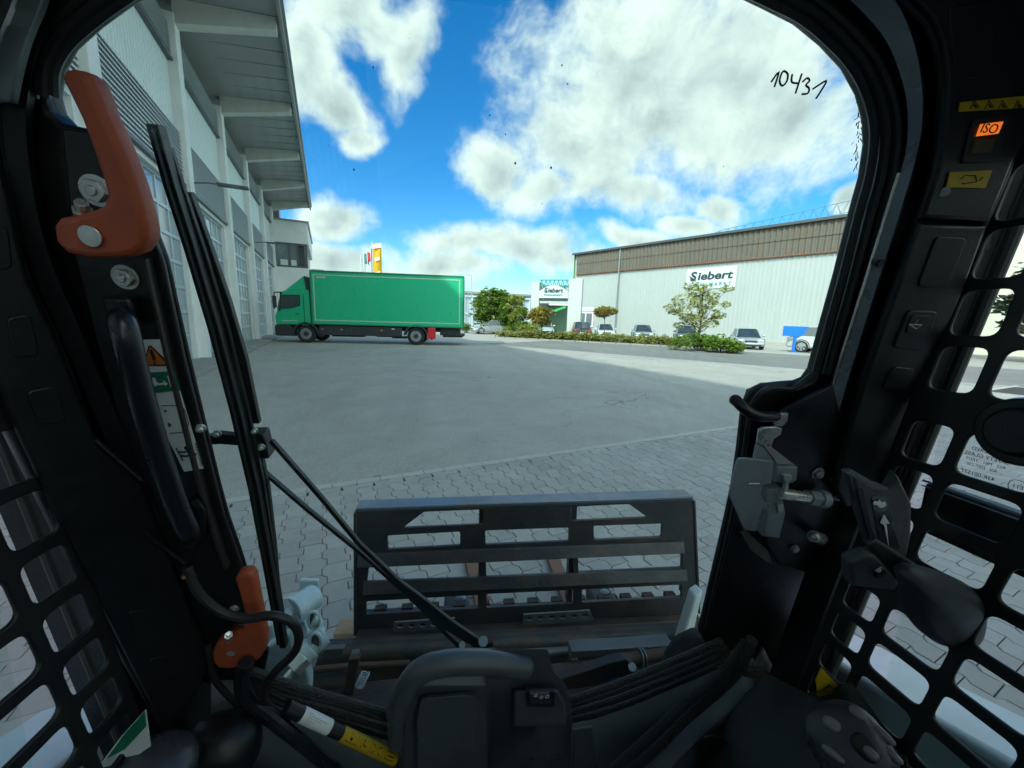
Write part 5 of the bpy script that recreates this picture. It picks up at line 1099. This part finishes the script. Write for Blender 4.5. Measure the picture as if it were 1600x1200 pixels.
plate('hole_shadow',[(1100,1150),(1120,1149),(1165,1175),(1215,1240),(1085,1240),(1090,1165)],.125,.004,dblack,.001,rad=.01)
c=D(1190,1158,.135); kn=(EYE-c).normalized(); ka=kn.orthogonal().normalized(); kb=kn.cross(ka)
m=MB(); m.tube([c+ka*math.cos(a)*.0125+kb*math.sin(a)*.0125 for a in [i/24*6.283 for i in range(25)]],.0014,8); ig=m.build('ignition_ring',steel,MP); m=MB(); m.cyl(c-kn*.012,c-kn*.001,.0118,n=20); m.build('ignition_barrel',rubber,ig); m=MB(); m.tube([c-kn*.002,D(1194,1166,.150),D(1206,1186,.150),D(1215,1200,.145)],[.003,.006,.008,.006],8); m.build('ignition_key',rubber,ig); m=MB(); m.box(-.003,.003,-.002,.002,-.004,.004,Matrix.Translation(c+kn*.001)); m.build('key_blade',mat('brass',(.5,.35,.15),.4,metal=.8),ig,True,.001)
jc=D(1326,1163,.235)
jn_=(EYE-jc).normalized(); jx=(D(1390,1150,.235)-D(1280,1180,.235)).normalized(); jx=(jx-jn_*jx.dot(jn_)).normalized(); jy=jn_.cross(jx); JF=frame(jc,jx,jy,jn_)
JM=Matrix(((jx.x,jy.x,jn_.x),(jx.y,jy.y,jn_.y),(jx.z,jy.z,jn_.z)))
jk=MB(); jk.ell(jc,.048,.046,.030,JM.to_4x4(),24,14,.85); jk.tube([jc-jn_*.01+jy*-.02,jc+Vector((0,.01,-.12))],[.028,.02],14); J=jk.build('joystick',mat('joystick_grey',(.040,.045,.058),.30,bump=.08,bscale=500),MP,True,ang=60)
jpm=mat('joystick_button',(.17,.17,.18),.3); 
def jb(x,y,rx,ry,rot,nm='joystick_button',mm=jpm,h=.005):
    d=ray(x,y).normalized(); t=(jc+jn_*.024-EYE).dot(jn_)/d.dot(jn_); p=EYE+d*t; lx,ly=(p-jc).dot(jx),(p-jc).dot(jy); rx*=1.15; ry*=1.15; k=max(0,1-(abs(lx)/.048)**2.3-(abs(ly)/.046)**2.3); zz=.030*k**.43 if k>0 else .004
    p=jc+jx*lx+jy*ly+jn_*zz
    cr_,sr_=math.cos(rot),math.sin(rot); q=MB(); q.ell((0,0,0),rx,ry,h,nu=16,nv=8,p=.8); q.v=[tuple(p+jx*(v[0]*cr_-v[1]*sr_)+jy*(v[0]*sr_+v[1]*cr_)+jn_*v[2]) for v in q.v]; q.build(nm,mm,J,True,ang=60)
jb(1300,1131,.0085,.0065,-.9); jb(1341,1114,.0085,.0065,-.9); jb(1379,1145,.0042,.0125,.35); jb(1396,1180,.0042,.009,.35); jb(1302,1178,.0042,.011,.6); jb(1352,1168,.011,.013,.4,'joystick_rocker',dblack,.006); jb(1360,1176,.006,.008,.4,'joystick_rocker',jpm,.009)
# left console bits
lj=MB(); c=D(232,1212,.16); lj.ell(c,.050,.05,.032,None,22,12); lj.build('joystick',mat('joystick_grey',(.040,.045,.058),.30),MP,True,ang=60)
slab3('side_console',[(130,1260,.12),(180,1120,.05),(262,1085,.035),(330,1060,.02),(420,1090,.01),(430,1260,.07)],.2,dashm,.006)
bt=MB(); vs=[]
bt.ell(D(345,1172,.105),.052,.042,.046,None,24,12,.8); bt.build('lever_boot',trimm,MP,True,ang=60)
q=plate('safety_label',[(228,1108),(236,1165),(200,1190),(152,1200),(190,1150)],.150,.0012,dwhite,.0002); plate('green_band',[(226,1111),(228,1135),(196,1170),(166,1186),(192,1150)],.1515,.0008,mat('decal_green',(.005,.16,.08)),.0001,q)
plate('safety_label',[(1283,1043),(1318,1080),(1278,1088),(1274,1062)],.17,.0012,yel,.0002)
m=MB(); m.tube([D(x,y,.172) for x,y in ((1278,1083),(1297,1070),(1302,1077))],.0008,4); m.build('label_print',dblack,MP,kind='stuff')
# floor mouldings under the glass
loft('door_sill',[[D(x,y,.02) for x,y in ((330,1040),(440,1088),(520,1118),(615,1136),(890,1128),(1000,1092),(1080,1050),(1150,1010))],[D(x,y,.045) for x,y in ((330,1090),(430,1150),(520,1180),(615,1200),(890,1190),(1010,1140),(1110,1090),(1190,1040))],[D(x,y,.055) for x,y in ((330,1160),(430,1220),(520,1250),(615,1270),(890,1260),(1010,1210),(1110,1150),(1190,1080))]],floorm,th=.01)
m=MB(); p=D(850,1170,.11); plate('sill_pad',[(895,1140),(925,1135),(935,1200),(895,1205)],.125,.004,dashm,.002)
# wiring looms
loomm=mat('loom_tape',(.028,.027,.026),.55,var=.3,scale=60,bump=.8,bscale=220)
loom=[((388,1048),(450,1078),(530,1100),(620,1128)),((385,1062),(450,1092),(530,1114),(620,1142)),((392,1076),(455,1104),(530,1127),(620,1155)),((372,1040),(430,1062),(520,1090),(620,1118))]
for k,P in enumerate(loom): MB().tube(smooth_path([D(x,y,.036+.006*k*.7) for x,y in P],6),.0058+.0006*(k%2),9).build('wiring_loom',loomm,MP)
loomr=[((885,1104),(960,1080),(1050,1046),(1135,1008)),((885,1115),(960,1094),(1050,1058),(1140,1018)),((888,1126),(965,1105),(1055,1068),(1145,1028)),((892,1094),(960,1070),(1045,1036),(1130,1000))]
for k,P in enumerate(loomr): MB().tube(smooth_path([D(x,y,.036+.004*k) for x,y in P],6),.0058+.0006*(k%2),9).build('wiring_loom',loomm,MP)
for k,P in enumerate((((960,1200),(1010,1155),(1075,1095),(1135,1045),(1165,1005)),((985,1205),(1030,1165),(1090,1105),(1145,1055),(1172,1012)),((1175,1000),(1160,1045),(1190,1050)))): MB().tube(smooth_path([D(x,y,.085+.004*k+max(0,y-1100)*.0003) for x,y in P],6),.0085,10).build('wiring_loom',loomm,MP)
plate('cable_tie',[(1120,1042),(1128,1040),(1146,1062),(1139,1066)],.072,.003,dashm,.001)
# cables and tube at the left
def cable(P,r,m_,nm='cable',o=.07,parent=MP): return MB().tube(smooth_path([D(*(q if len(q)==3 else (*q,o))) for q in P],7),r,10).build(nm,m_,parent)
cable([(292,885,.058),(310,925,.066),(345,955,.07),(385,966,.074),(425,962,.076),(455,972,.078),(467,995,.078),(458,1022,.076),(430,1050,.074),(414,1075,.07),(416,1100,.066),(450,1125,.06)],.0058,rubber)
cable([(385,1035,.06),(378,1060,.064),(385,1090,.07),(420,1120,.075),(470,1160,.085),(530,1210,.095),(570,1250,.1)],.0105,gloss,'steel_tube')
cable([(325,1010,.05),(335,1060,.055),(370,1100,.06),(400,1130,.065)],.0045,rubber)
m=MB(); c=D(292,900,.062); m.ell(c,.006,.005,.004); m.build('copper_clip',mat('copper',(.5,.25,.15),.35,metal=.8),MP)
# gas strut with labels
a,b_=D(448,1105,.062),D(618,1186,.075); m=MB(); m.cyl(a,b_,.0105,n=18); gsx=m.build('gas_strut',rubber,MP); ax_=(b_-a)
m=MB(); m.cyl(a+ax_*.12,a+ax_*.36,.0114,n=20); m.build('white_label',dwhite,gsx); m=MB(); m.cyl(a+ax_*.47,a+ax_*.99,.0113,n=20); m.build('yellow_label',yel,gsx)
an=ax_.normalized(); tv=(EYE-(a+b_)*.5); tv=(tv-an*tv.dot(an)).normalized(); uv=tv.cross(an); m=MB(); r_=.0119
def lab(t,h): ang=h/.0119; return a+ax_*t+tv*math.cos(ang)*r_+uv*math.sin(ang)*r_
for t in (.60,.72,.84): m.tube([lab(t,-.009),lab(t,-.004),lab(t,.004),lab(t,.009)],.0003,4)
m.tube([lab(.50,-.006),lab(.535,.007),lab(.585,-.006),lab(.50,-.006)],.0005,4); m.ell(lab(.54,-.001),.002,.002,.003); m.tube([lab(.64,-.006),lab(.66,.006)],.0009,4); m.tube([lab(.68,-.003),lab(.65,.0)],.0008,4); m.tube([lab(.74,-.006),lab(.82,.006)],.0008,4); m.tube([lab(.82,-.006),lab(.74,.006)],.0008,4); m.tube([lab(.87,-.005),lab(.87,.005),lab(.95,.005),lab(.95,-.005),lab(.87,-.005)],.0005,4); m.tube([lab(.89,0),lab(.94,0)],.0009,4)
for i in range(5): m.tube([lab(.15,.006-i*.003),lab(.15+.04*(1+(i*3)%4),.006-i*.003)],.0002,4)
m.build('label_print',dblack,gsx,kind='stuff')
# ---- wiper motor cover
def quadloft(name,rings,m,parent=MP,bev=0,cap=True):
    v=[p for r in rings for p in r]; n=len(rings[0]); f=[(i*n+j,i*n+(j+1)%n,(i+1)*n+(j+1)%n,(i+1)*n+j) for i in range(len(rings)-1) for j in range(n)]
    if cap: f+=[tuple(range(n)),tuple(range((len(rings)-1)*n,len(rings)*n))]
    return MB().add(v,f).build(name,m,parent,True,bev,3,ang=50)
cov=mat('cover_black',(.075,.088,.10),.34,var=.12,scale=12,bump=.08,bscale=520,dirt=(.10,.10,.095),dirt_amt=.15,dscale=8)
def ring(pts,o,rad=.012): return [Vector((0,.46,1.5))+DI*o+DX*x+DU*y for x,y in arc(dpoly(pts,o),rad,4)]
body_=[(622,1085),(655,1048),(840,1048),(880,1078),(894,1110),(893,1290),(622,1290)]
cv=quadloft('wiper_motor_cover',[ring(body_,.02),ring(body_,.085),ring([(632,1092),(660,1072),(836,1072),(872,1086),(884,1115),(884,1290),(632,1290)],.100)],cov,bev=.004)
quadloft('cover_block',[ring([(760,1014),(856,1014),(864,1048),(884,1070),(893,1100),(893,1290),(760,1290)],.03,.006),ring([(760,1014),(856,1014),(864,1048),(884,1070),(893,1100),(893,1290),(760,1290)],.100,.006)],cov,cv,bev=.004)
quadloft('cover_front',[ring([(655,1085),(740,1078),(752,1090),(752,1290),(648,1290),(644,1120)],.098,.01),ring([(658,1092),(735,1086),(744,1096),(744,1290),(655,1290),(652,1125)],.113,.01)],cov,cv,bev=.005)
quadloft('cover_front',[ring([(802,1076),(872,1076),(884,1100),(884,1135),(802,1135)],.106,.006),ring([(806,1080),(868,1080),(880,1102),(880,1130),(806,1130)],.112,.006)],cov,cv,bev=.002)
hd=[(619,1165,.10),(620,1120,.105),(632,1080,.108),(655,1050,.110),(690,1037,.110),(740,1034,.110),(790,1037,.110),(828,1044,.108)]
MB().tube(smooth_path([D(x,y,o) for x,y,o in hd],6),[.008]+[.0125]*6+[.0165]*29+[.0165]*5+[.0155,.010],16).build('cover_rim',cov,cv,True,ang=60)
sq=plate('wiper_switch',[(822,1077),(866,1078),(867,1102),(824,1101)],.1165,.006,rubber,.0012,cv); plate('switch_rocker',[(828,1081),(858,1081),(860,1097),(829,1095)],.122,.007,mat('rocker_black',(.035,.038,.042),.35),.0015,sq)
m=MB(); 
for c_,r_ in (((837,1087),.0024),((846,1089.5),.0026),((855,1088.5),.0028)):
    c=D(*c_,.127); m.tube([c+DX*math.cos(a)*r_+DU*math.sin(a)*r_*1.2 for a in [i/10*6.283 for i in range(11)]],.0005,4)
m.build('switch_symbol',dwhite,sq)
# ---- wiper
wm=mat('wiper_black',(.014,.014,.015),.38,var=.3,scale=20,dirt=(.08,.065,.05),dirt_amt=.3,dscale=14)
wpn=MB(); 
def strip(nm,P,o,w,t,m_,parent=MP):
    # flat bar following the pixels P, width w across the glass plane, thickness t
    pts=[D(x,y,o) for x,y in P]; q=MB(); vs=[]
    for i,p in enumerate(pts):
        tt=(pts[min(i+1,len(pts)-1)]-pts[max(i-1,0)]).normalized(); s_=tt.cross(DI).normalized(); ww=w[i] if isinstance(w,(list,tuple)) else w
        vs+=[p-s_*ww-DI*t,p+s_*ww-DI*t,p+s_*ww+DI*t,p-s_*ww+DI*t]
    q.add(vs,[(i*4+j,i*4+(j+1)%4,(i+1)*4+(j+1)%4,(i+1)*4+j) for i in range(len(pts)-1) for j in range(4)]+[(3,2,1,0),tuple(range(len(pts)*4-4,len(pts)*4))]); return q.build(nm,m_,parent,True,.0008,1)
wip=strip('wiper_blade',[(243,195),(268,285),(300,385),(338,510),(372,640),(400,760),(425,900),(444,1008)],-.020,.0052,.006,wm)
strip('wiper_rubber',[(237,200),(262,290),(294,390),(330,512),(364,642),(392,762),(418,902),(436,1005)],-.013,.0022,.004,rubber,wip)
strip('wiper_spine',[(262,230),(284,300),(318,400),(352,510),(382,630),(408,750),(428,880),(440,960)],-.027,.0042,.003,wm,wip)
strip('wiper_yoke',[(296,300),(322,380),(352,470),(380,560),(402,660)],-.036,[.003,.005,.006,.005,.004],.004,wm,wip); strip('wiper_yoke',[(402,690),(414,760),(426,850),(436,940)],-.036,[.004,.006,.005,.003],.004,wm,wip)
e=MB(); e.tube([D(x,y,-.0185) for x,y in ((255,232),(288,340),(322,448),(355,565),(386,690),(412,820),(436,960))],.0011,5); e.build('blade_edge',steel2,wip)
strip('wiper_bracket',[(322,687),(345,683),(376,686),(400,690)],-.030,[.0055,.008,.0075,.007],.005,wm)
m=MB(); m.box(-.0115,.0115,-.020,.020,-.010,.010,frame(D(407,692,-.040),DX,DU,DI)); m.build('wiper_joint',wm,MP,True,.002); bolt(409,698,-.028,.0035); bolt(340,677,-.024,.0035); bolt(398,672,-.028,.003)
wa=strip('wiper_arm',[(424,688),(500,775),(562,850),(625,910),(648,930),(700,975),(752,1008),(770,1004)],-.036,[.0030,.0032,.0036,.0045,.0080,.0130,.0110,.0070],.0035,wm)
m=MB(); m.tube([D(755,1002,-.030),D(755,1002,-.012)],.009,14); m.build('arm_pivot',steel2,wa)
wb_=strip('wiper_arm',[(414,738),(480,795),(560,860),(630,922),(660,950),(700,992),(722,1012)],-.044,[.0028,.0030,.0032,.0036,.0042,.0045,.005],.0035,wm)
m=MB(); m.tube([D(722,1008,-.036),D(722,1008,-.012)],.006,12); m.build('arm_pivot',steel2,wb_); 
# ================================================================== front of the machine beyond the glass
hitchm=mat('hitch_dark_steel',(.030,.034,.038),.55,metal=.3,var=.3,scale=6,bump=.3,bscale=80,dirt=(.16,.075,.035),dirt_amt=.55,dscale=5); dull=mat('hitch_grey_steel',(.13,.145,.15),.5,metal=.4,var=.2,scale=8,dirt=(.08,.06,.045),dirt_amt=.5,dscale=7)
rusty=mat('rusty_tube',(.065,.042,.032),.65,metal=.3,var=.4,scale=14,dirt=(.18,.08,.04),dirt_amt=.5,dscale=9,bump=.4)
def vbox(name,px,Y,dep,m_,bev=.004,parent=MP):
    P=[VY(x,y,Y) for x,y in px]; return MB().prism([p+Vector((0,dep,0)) for p in P],P).build(name,m_,parent,True,bev,2)
vbox('hitch_plate',[(455,1018),(1075,985),(1090,1030),(1010,1130),(460,1130)],1.30,.05,hitchm)
MB().cyl(VY(495,1022,1.30),VY(1085,992,1.30),.036,n=24).build('torque_tube',hitchm,MP)
MB().cyl(VY(700,1030,1.18),VY(1075,1006,1.18),.016,n=16).build('hitch_bar',dull,MP)
fr_=MB()
for P in ([(893,1018),(1052,1008),(1052,1018),(893,1028)],[(893,1030),(903,1030),(903,1062),(893,1062)],[(1040,1019),(1052,1019),(1056,1052),(1044,1055)]):
    Q=[VY(x,y,1.10) for x,y in P]; fr_.prism([p+Vector((0,.05,0)) for p in Q],Q)
fr_.build('hitch_bracket',dull,MP,True,.003)
MB().cyl(VY(912,1042,1.06),VY(975,1032,1.06),.014,n=16).build('ram_rod',mat('chrome_rod',(.55,.56,.56),.2,metal=1,dirt=(.25,.15,.08),dirt_amt=.5,dscale=20),MP); MB().cyl(VY(970,1033,1.06),VY(1046,1022,1.06),.021,n=18).build('ram_cylinder',rusty,MP)
for x in (998,1003): MB().cyl(VY(x,1029,1.06),VY(x+2.5,1029,1.06),.032,n=18).build('ram_collar',dull,MP)
vbox('hitch_lever',[(866,1064),(905,1052),(958,1034),(978,1030),(992,1040),(1000,1062),(985,1078),(970,1056),(900,1078),(868,1084)],1.0,.03,hitchm,.004)
MB().cyl(VY(988,1042,.995),VY(988,1042,.98),.012,n=14).build('pivot_boss',steel2,MP)
MB().cyl(VY(950,1005,1.24),VY(1030,1000,1.24),.010,n=10).build('nut_bar',hitchm,MP)
vbox('maker_plate',[(938,996),(997,993),(997,1001),(938,1004)],1.165,.004,dblack,.0008)
vbox('frame_lug',[(545,1030),(562,1029),(552,1085),(536,1085)],1.05,.02,rusty,.003); MB().tube([VY(480,1048,1.1),VY(560,1040,1.1),VY(640,1036,1.1)],.009,8).build('brake_line',rusty,MP)
MB().cyl(VY(470,1070,1.12),VY(560,1060,1.12),.045,n=20).build('ram_cylinder',hitchm,MP)
sprg=MB(); c0_,c1_=VY(561,1072,.95),VY(571,1052,.95); axs=(c1_-c0_); pe=axs.orthogonal().normalized(); pf=axs.normalized().cross(pe)
sprg.tube([c0_+axs*(i/60)+pe*math.cos(i/60*6.283*6)*.011+pf*math.sin(i/60*6.283*6)*.011 for i in range(61)],.0017,6); sprg.build('spring',steel2,MP); MB().ell(c0_,.006,.006,.006).build('spring_end',steel,MP)
vbox('grey_cover',[(505,1015),(538,1013),(533,1028),(500,1031)],1.16,.02,dull,.003); vbox('grey_cover',[(548,1022),(560,1021),(562,1033),(546,1035)],1.14,.02,dull,.003)
MB().ell(VY(660,1135,.98),.10,.06,.06).build('hose_bundle',hitchm,MP)
# chassis below, so nothing is open underneath
m=MB(); m.box(-.40,.58,.66,1.10,.20,.36); m.build('chassis_nose',hitchm,MP,True,.01)
# lift arms: white beams beside the cab, falling forward, then the front legs
for sg,X0,X1 in ((1,.70,.84),(-1,-.53,-.67)):
    top=[(-.8,1.22),(-.2,1.13),(.30,.965),(.62,.86),(.66,.83),(.70,.70)] 
    v=[];w2=[]
    for Y,Z in top: v+=[(X0,Y,Z-.20),(X1,Y,Z-.20),(X1,Y,Z),(X0,Y,Z)]
    f=[(i*4+j,i*4+(j+1)%4,(i+1)*4+(j+1)%4,(i+1)*4+j) for i in range(5) for j in range(4)]+[(0,1,2,3),(20,21,22,23)]
    MB().add(v,f).build('lift_arm',whitep_,MP,True,.012,3)
    MB().add([(x+(.02 if sg<0 else -.02)*0,y,z) for x,y,z in v],f) if False else None
    m=MB(); m.box(min(X0,X0-sg*.08),max(X0,X0-sg*.08),-.9,.45,.42,.84); m.build('side_fender',mat('fender_grey_white',(.30,.36,.38),.45,var=.08,dirt=(.2,.22,.22),dirt_amt=.4),MP,True,.012,3)
    # wheel
    w_=MB(); vs=[]; r=.38; nn=26; 
    for Y in (.62,-.62):
        w_.cyl(((X0+X1)/2-sg*.02-.11,Y,r),((X0+X1)/2-sg*.02+.11,Y,r),r,n=26)
    w_.build('wheels',rub,MP,True,.02)
leg=[VY(x,y,1.22) for x,y in ((1087,932),(1099,924),(1070,1055),(1049,1055))]
MB().prism([p+Vector((0,.05,0)) for p in leg],leg).build('arm_leg',whitep_,MP,True,.008,3)
MB().cyl(VY(1122,975,1.0),VY(1092,1060,1.0),.034,n=18).build('tilt_cylinder',gloss,MP); 
MB().cyl(VY(1066,1028,1.06),VY(1078,1020,1.06),.030,n=16).build('arm_pin_boss',hitchm,MP)
# auxiliary hydraulic coupler block at the left arm (white painted)
cpw=mat('coupler_white',(.46,.57,.62),.3,var=.06,scale=10,coat=.3,dirt=(.30,.34,.34),dirt_amt=.45,dscale=22)
Yc=.98
def VC(x,y,dy=0): return VY(x,y,Yc+dy)
cb_=MB(); Q=[VC(x,y,.10) for x,y in ((468,906),(497,907),(500,950),(460,950))]; cb_.prism([p+Vector((0,.012,0)) for p in Q],Q); cpl=cb_.build('coupler_block',cpw,MP,True,.004)
def cc(nm,a,b_,r,r2=None,dy=0,dy2=0,m_=cpw,n=22,bev=.002): return MB().cyl(VC(*a,dy),VC(*b_,dy2),r,r2,n).build(nm,m_,cpl,True,bev)
cc('coupling_body',(448,962),(490,932),.036,.034,-.02,.06); cc('coupling_collar',(452,958),(466,948),.040,None,-.025,0); cc('coupling_nut',(440,972),(456,960),.024,None,-.05,-.02,n=6)
cc('coupling_body',(470,985),(496,972),.024,None,-.02,.02); cc('coupling_bore',(488,967),(494,966),.019,None,-.05,-.045)
cc('coupling_body',(462,1008),(500,985),.030,None,-.03,.02); cc('coupling_body',(470,1025),(508,992),.026,None,-.06,-.02); cc('coupling_body',(455,1042),(488,1012),.027,None,-.08,-.05)
for (x,y,r,dy) in ((490,969,.024,-.052),(493,1003,.026,-.058)):
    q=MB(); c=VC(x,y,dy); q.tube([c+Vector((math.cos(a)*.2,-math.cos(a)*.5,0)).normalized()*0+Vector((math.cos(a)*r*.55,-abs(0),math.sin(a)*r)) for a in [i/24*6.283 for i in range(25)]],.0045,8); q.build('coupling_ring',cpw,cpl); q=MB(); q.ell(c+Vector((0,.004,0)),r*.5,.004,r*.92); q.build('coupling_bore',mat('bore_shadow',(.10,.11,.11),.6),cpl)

for P_ in (((459,953),(461,951.5),.041,-.012),((470,945),(471,944),.0375,.03),((478,999),(479,998.4),.031,-.012),((488,1010),(489,1009),.0275,-.04),((465,1032),(467,1030),.0285,-.07)): cc('groove_ring',P_[0],P_[1],P_[2],None,P_[3],P_[3]+.002,mat('groove_grey',(.14,.16,.17),.5))
cc('hex_nut',(458,1046),(478,1024),.024,None,-.10,-.08,steel,6); cc('hose_nipple',(442,1068),(462,1044),.011,None,-.12,-.10,steel,14); 
Q=[VC(x,y,.02) for x,y in ((395,1060),(415,1010),(460,985),(500,1010),(490,1045),(440,1100),(400,1100))]; MB().prism([p+Vector((0,.03,0)) for p in Q],Q).build('arm_knuckle',cpw,cpl,True,.01,3)
Q=[VC(x,y,-.04) for x,y in ((440,1065),(478,1042),(484,1062),(484,1085),(430,1090))]; MB().prism([p+Vector((0,.03,0)) for p in Q],Q).build('round_guard',cpw,cpl,True,.006,3)
Q=[VC(x,y,.06) for x,y in ((398,985),(425,975),(440,1010),(425,1045),(400,1050))]; MB().prism([p+Vector((0,.04,0)) for p in Q],Q).build('arm_knuckle',cpw,cpl,True,.008,3)
# ================================================================== fork carriage
YC=1.50; fk=thing('fork_carriage','worn black steel pallet fork carriage frame with rectangular cutouts in front of the loader','attachment',(.33,YC,.15))
cm=mat('carriage_black',(.028,.033,.040),.42,metal=.2,var=.3,scale=5,bump=.25,bscale=60,dirt=(.14,.08,.05),dirt_amt=.4,dscale=6)
def c2(px): return [((540+x*570/1600),(760+y*570/1600)) for x,y in px]
CFm=frame(Vector((0,YC,1.0)),Vector((1,0,0)),Vector((0,0,1)),Vector((0,-1,0)))
def cpoly(px): return [(VY(x,y,YC).x,VY(x,y,YC).z-1.0) for x,y in c2(px)]
outer=cpoly([(48,108),(1520,55),(1540,556),(48,650)])
HO=[[(252,178),(345,108),(605,98),(603,163)],[(985,87),(1240,75),(1322,133),(987,147)],[(184,212),(502,195),(503,255),(188,272)],[(612,190),(978,177),(980,236),(614,251)],[(1086,170),(1385,160),(1383,218),(1088,231)],
[(103,350),(585,322),(583,395),(95,420)],[(615,320),(990,305),(998,378),(617,394)],[(1018,303),(1472,283),(1475,352),(1020,373)],[(92,500),(583,472),(583,530),(92,557)],[(617,468),(998,450),(1000,508),(618,528)],[(1035,448),(1470,427),(1470,480),(1035,505)]]
def fkp(o): o.parent=fk; o.matrix_parent_inverse=Matrix.Translation(-Vector(fk.location)); return o
fkp(link('back_plate',plate_mesh('back_plate',CFm,outer,[arc(cpoly(h),.008,3) for h in HO],.014,.002,cm)))
def fbar(nm,a,b_,dz0,dz1,y0,y1,m_=cm,bev=.003):
    A=VY(*c2([a])[0],YC); B=VY(*c2([b_])[0],YC); m=MB(); m.hexa([(A.x,y0,A.z+dz0),(B.x,y0,B.z+dz0),(B.x,y1,B.z+dz0),(A.x,y1,A.z+dz0)],[(A.x,y0,A.z+dz1),(B.x,y0,B.z+dz1),(B.x,y1,B.z+dz1),(A.x,y1,A.z+dz1)]); return fkp(m.build(nm,m_,None,True,bev))
worn=mat('worn_steel_lit_blue',(.15,.19,.24),.38,metal=.5,var=.2,scale=9,dirt=(.20,.12,.08),dirt_amt=.6,dscale=6)  # lit look of the top edge is put into this bluish steel colour
fbar('top_flange',(46,104),(1521,50),-.004,.010,YC-.006,YC+.07,worn)
def slant(nm,a,b_,m_=cm):
    A=VY(*c2([a])[0],YC-.01); B=VY(*c2([b_])[0],YC-.01); m=MB(); h=.026
    m.hexa([(A.x,YC-.008,A.z-h),(B.x,YC-.008,B.z-h),(B.x,YC-.004,B.z+h),(A.x,YC-.004,A.z+h)],[(A.x,YC-.036,A.z-h+.006),(B.x,YC-.036,B.z-h+.006),(B.x,YC-.016,B.z+h),(A.x,YC-.016,A.z+h)]); return fkp(m.build(nm,m_,None,True,.002))
slant('cross_bar',(55,322),(1478,262)); slant('cross_bar',(80,440),(1490,383)); 
for x0,y0,x1,y1 in ((44,110,44,648),(1524,58,1546,552)):
    A=VY(*c2([(x0,y0)])[0],YC);B=VY(*c2([(x1,y1)])[0],YC); m=MB(); m.hexa([(B.x-.006,YC-.012,B.z),(B.x+.006,YC-.012,B.z),(B.x+.006,YC+.16,B.z),(B.x-.006,YC+.16,B.z)],[(A.x-.006,YC-.012,A.z),(A.x+.006,YC-.012,A.z),(A.x+.006,YC+.07,A.z),(A.x-.006,YC+.07,A.z)]); fkp(m.build('end_plate',cm,None,True,.003))
for x,yt,yb in ((600,98,530),(1008,87,510)):
    A=VY(*c2([(x,yt)])[0],YC);B=VY(*c2([(x,yb)])[0],YC); fkp(MB().box(A.x-.012,A.x+.012,YC+.008,YC+.045,B.z,A.z).build('rib',cm,None,True,.002))
A=VY(*c2([(60,600)])[0],YC);B=VY(*c2([(1530,540)])[0],YC); fbar('lower_rail',(60,590),(1530,522),-.06,.015,YC+.008,YC+.05); fbar('lower_rail',(60,628),(1535,560),-.03,.01,YC-.05,YC-.009,hitchm)
m=MB(); 
for i in range(13):
    t=(i+.5)/13; A=VY(*c2([(95,545)])[0],YC+.04); B=VY(*c2([(1470,478)])[0],YC+.04); p=A.lerp(B,t); m.box(p.x-.024,p.x+.024,YC+.03,YC+.06,p.z-.010,p.z+.012)
fkp(m.build('locking_teeth',rusty,None,False))
for px in (((205,640),(215,594),(370,583),(480,575),(470,622)),((776,605),(780,560),(1070,541),(1090,585),(880,602))):
    P=[(VY(x,y,YC-.06).x,VY(x,y,YC-.06).z-1.0) for x,y in c2(px)]; F2=frame(Vector((0,YC-.06,1.0)),Vector((1,0,0)),Vector((0,0,1)),Vector((0,-1,0))); hs=[]
    x0,y0,x1,y1=(242,610,436,600) if px[0][0]<300 else (806,577,1051,563); nh=5 if px[0][0]<300 else 6
    for i in range(nh):
        xx=x0+(x1-x0)*i/(nh-1); yy=y0+(y1-y0)*i/(nh-1); c=VY(*c2([(xx,yy)])[0],YC-.06); hs.append([(c.x+math.cos(a)*.014,c.z-1.0+math.sin(a)*.010) for a in [k/14*6.283 for k in range(14)]])
    fkp(link('hole_plate',plate_mesh('hole_plate',F2,P,hs,.008,.001,dull)))
for x,y in ((485,505),(1110,478)):
    c=VY(*c2([(x,y)])[0],YC+.12); 
    fkp(MB().box(c.x-.055,c.x+.06,YC+.05,YC+.16,c.z-.04,c.z+.03).build('fork_hook',cm,None,True,.014,3)); fkp(MB().ell(c+Vector((.02,-.02,.03)),.026,.02,.012).build('hook_pin',steel2,None))
c=VY(*c2([(1180,480)])[0],YC+.06); fkp(MB().tube([c+Vector((-.01,0,.02)),c+Vector((.012,0,-.01)),c+Vector((.012,0,-.03))],.008,8).build('hook_clip',steel,None))
# planks and a timber block on the ground
wood=mat('rusty_brown_wood',(.24,.125,.085),.85,var=.25,scale=12,dirt=(.12,.08,.06),dirt_amt=.4,dscale=10,bump=.4,bscale=60)
for (a,b_,lab) in (((735,868),(757,952),'left of two reddish brown planks lying under the fork carriage'),((862,862),(893,945),'right of two reddish brown planks lying under the fork carriage')):
    A,B=GZ(*a,.04),GZ(*b_,.04); d=(B-A).normalized(); s_=Vector((-d.y,d.x,0))*.038; t=thing('plank',lab,'plank',(A.x,A.y,0),0,'planks under the fork carriage'); m=MB(); O=Vector((A.x,A.y,0))
    A0=A-O;B0=B-O; m.hexa([(A0-s_)*1-Vector((0,0,.038)),A0+s_-Vector((0,0,.038)),B0+s_-Vector((0,0,.038)),B0-s_-Vector((0,0,.038))],[A0-s_,A0+s_,B0+s_,B0-s_]); m.build('board',wood,t,True,.003)
A=GZ(544,984,.05); t=thing('timber_block','pale raw timber end poking out at the lower left of the fork carriage','timber',(A.x,A.y,0)); MB().box(-.05,.10,-.045,.045,0,.07,Matrix.Rotation(-.1,4,'Z')).build('block',mat('raw_wood',(.42,.27,.16),.8,var=.25,scale=14,bump=.3),t,True,.004)
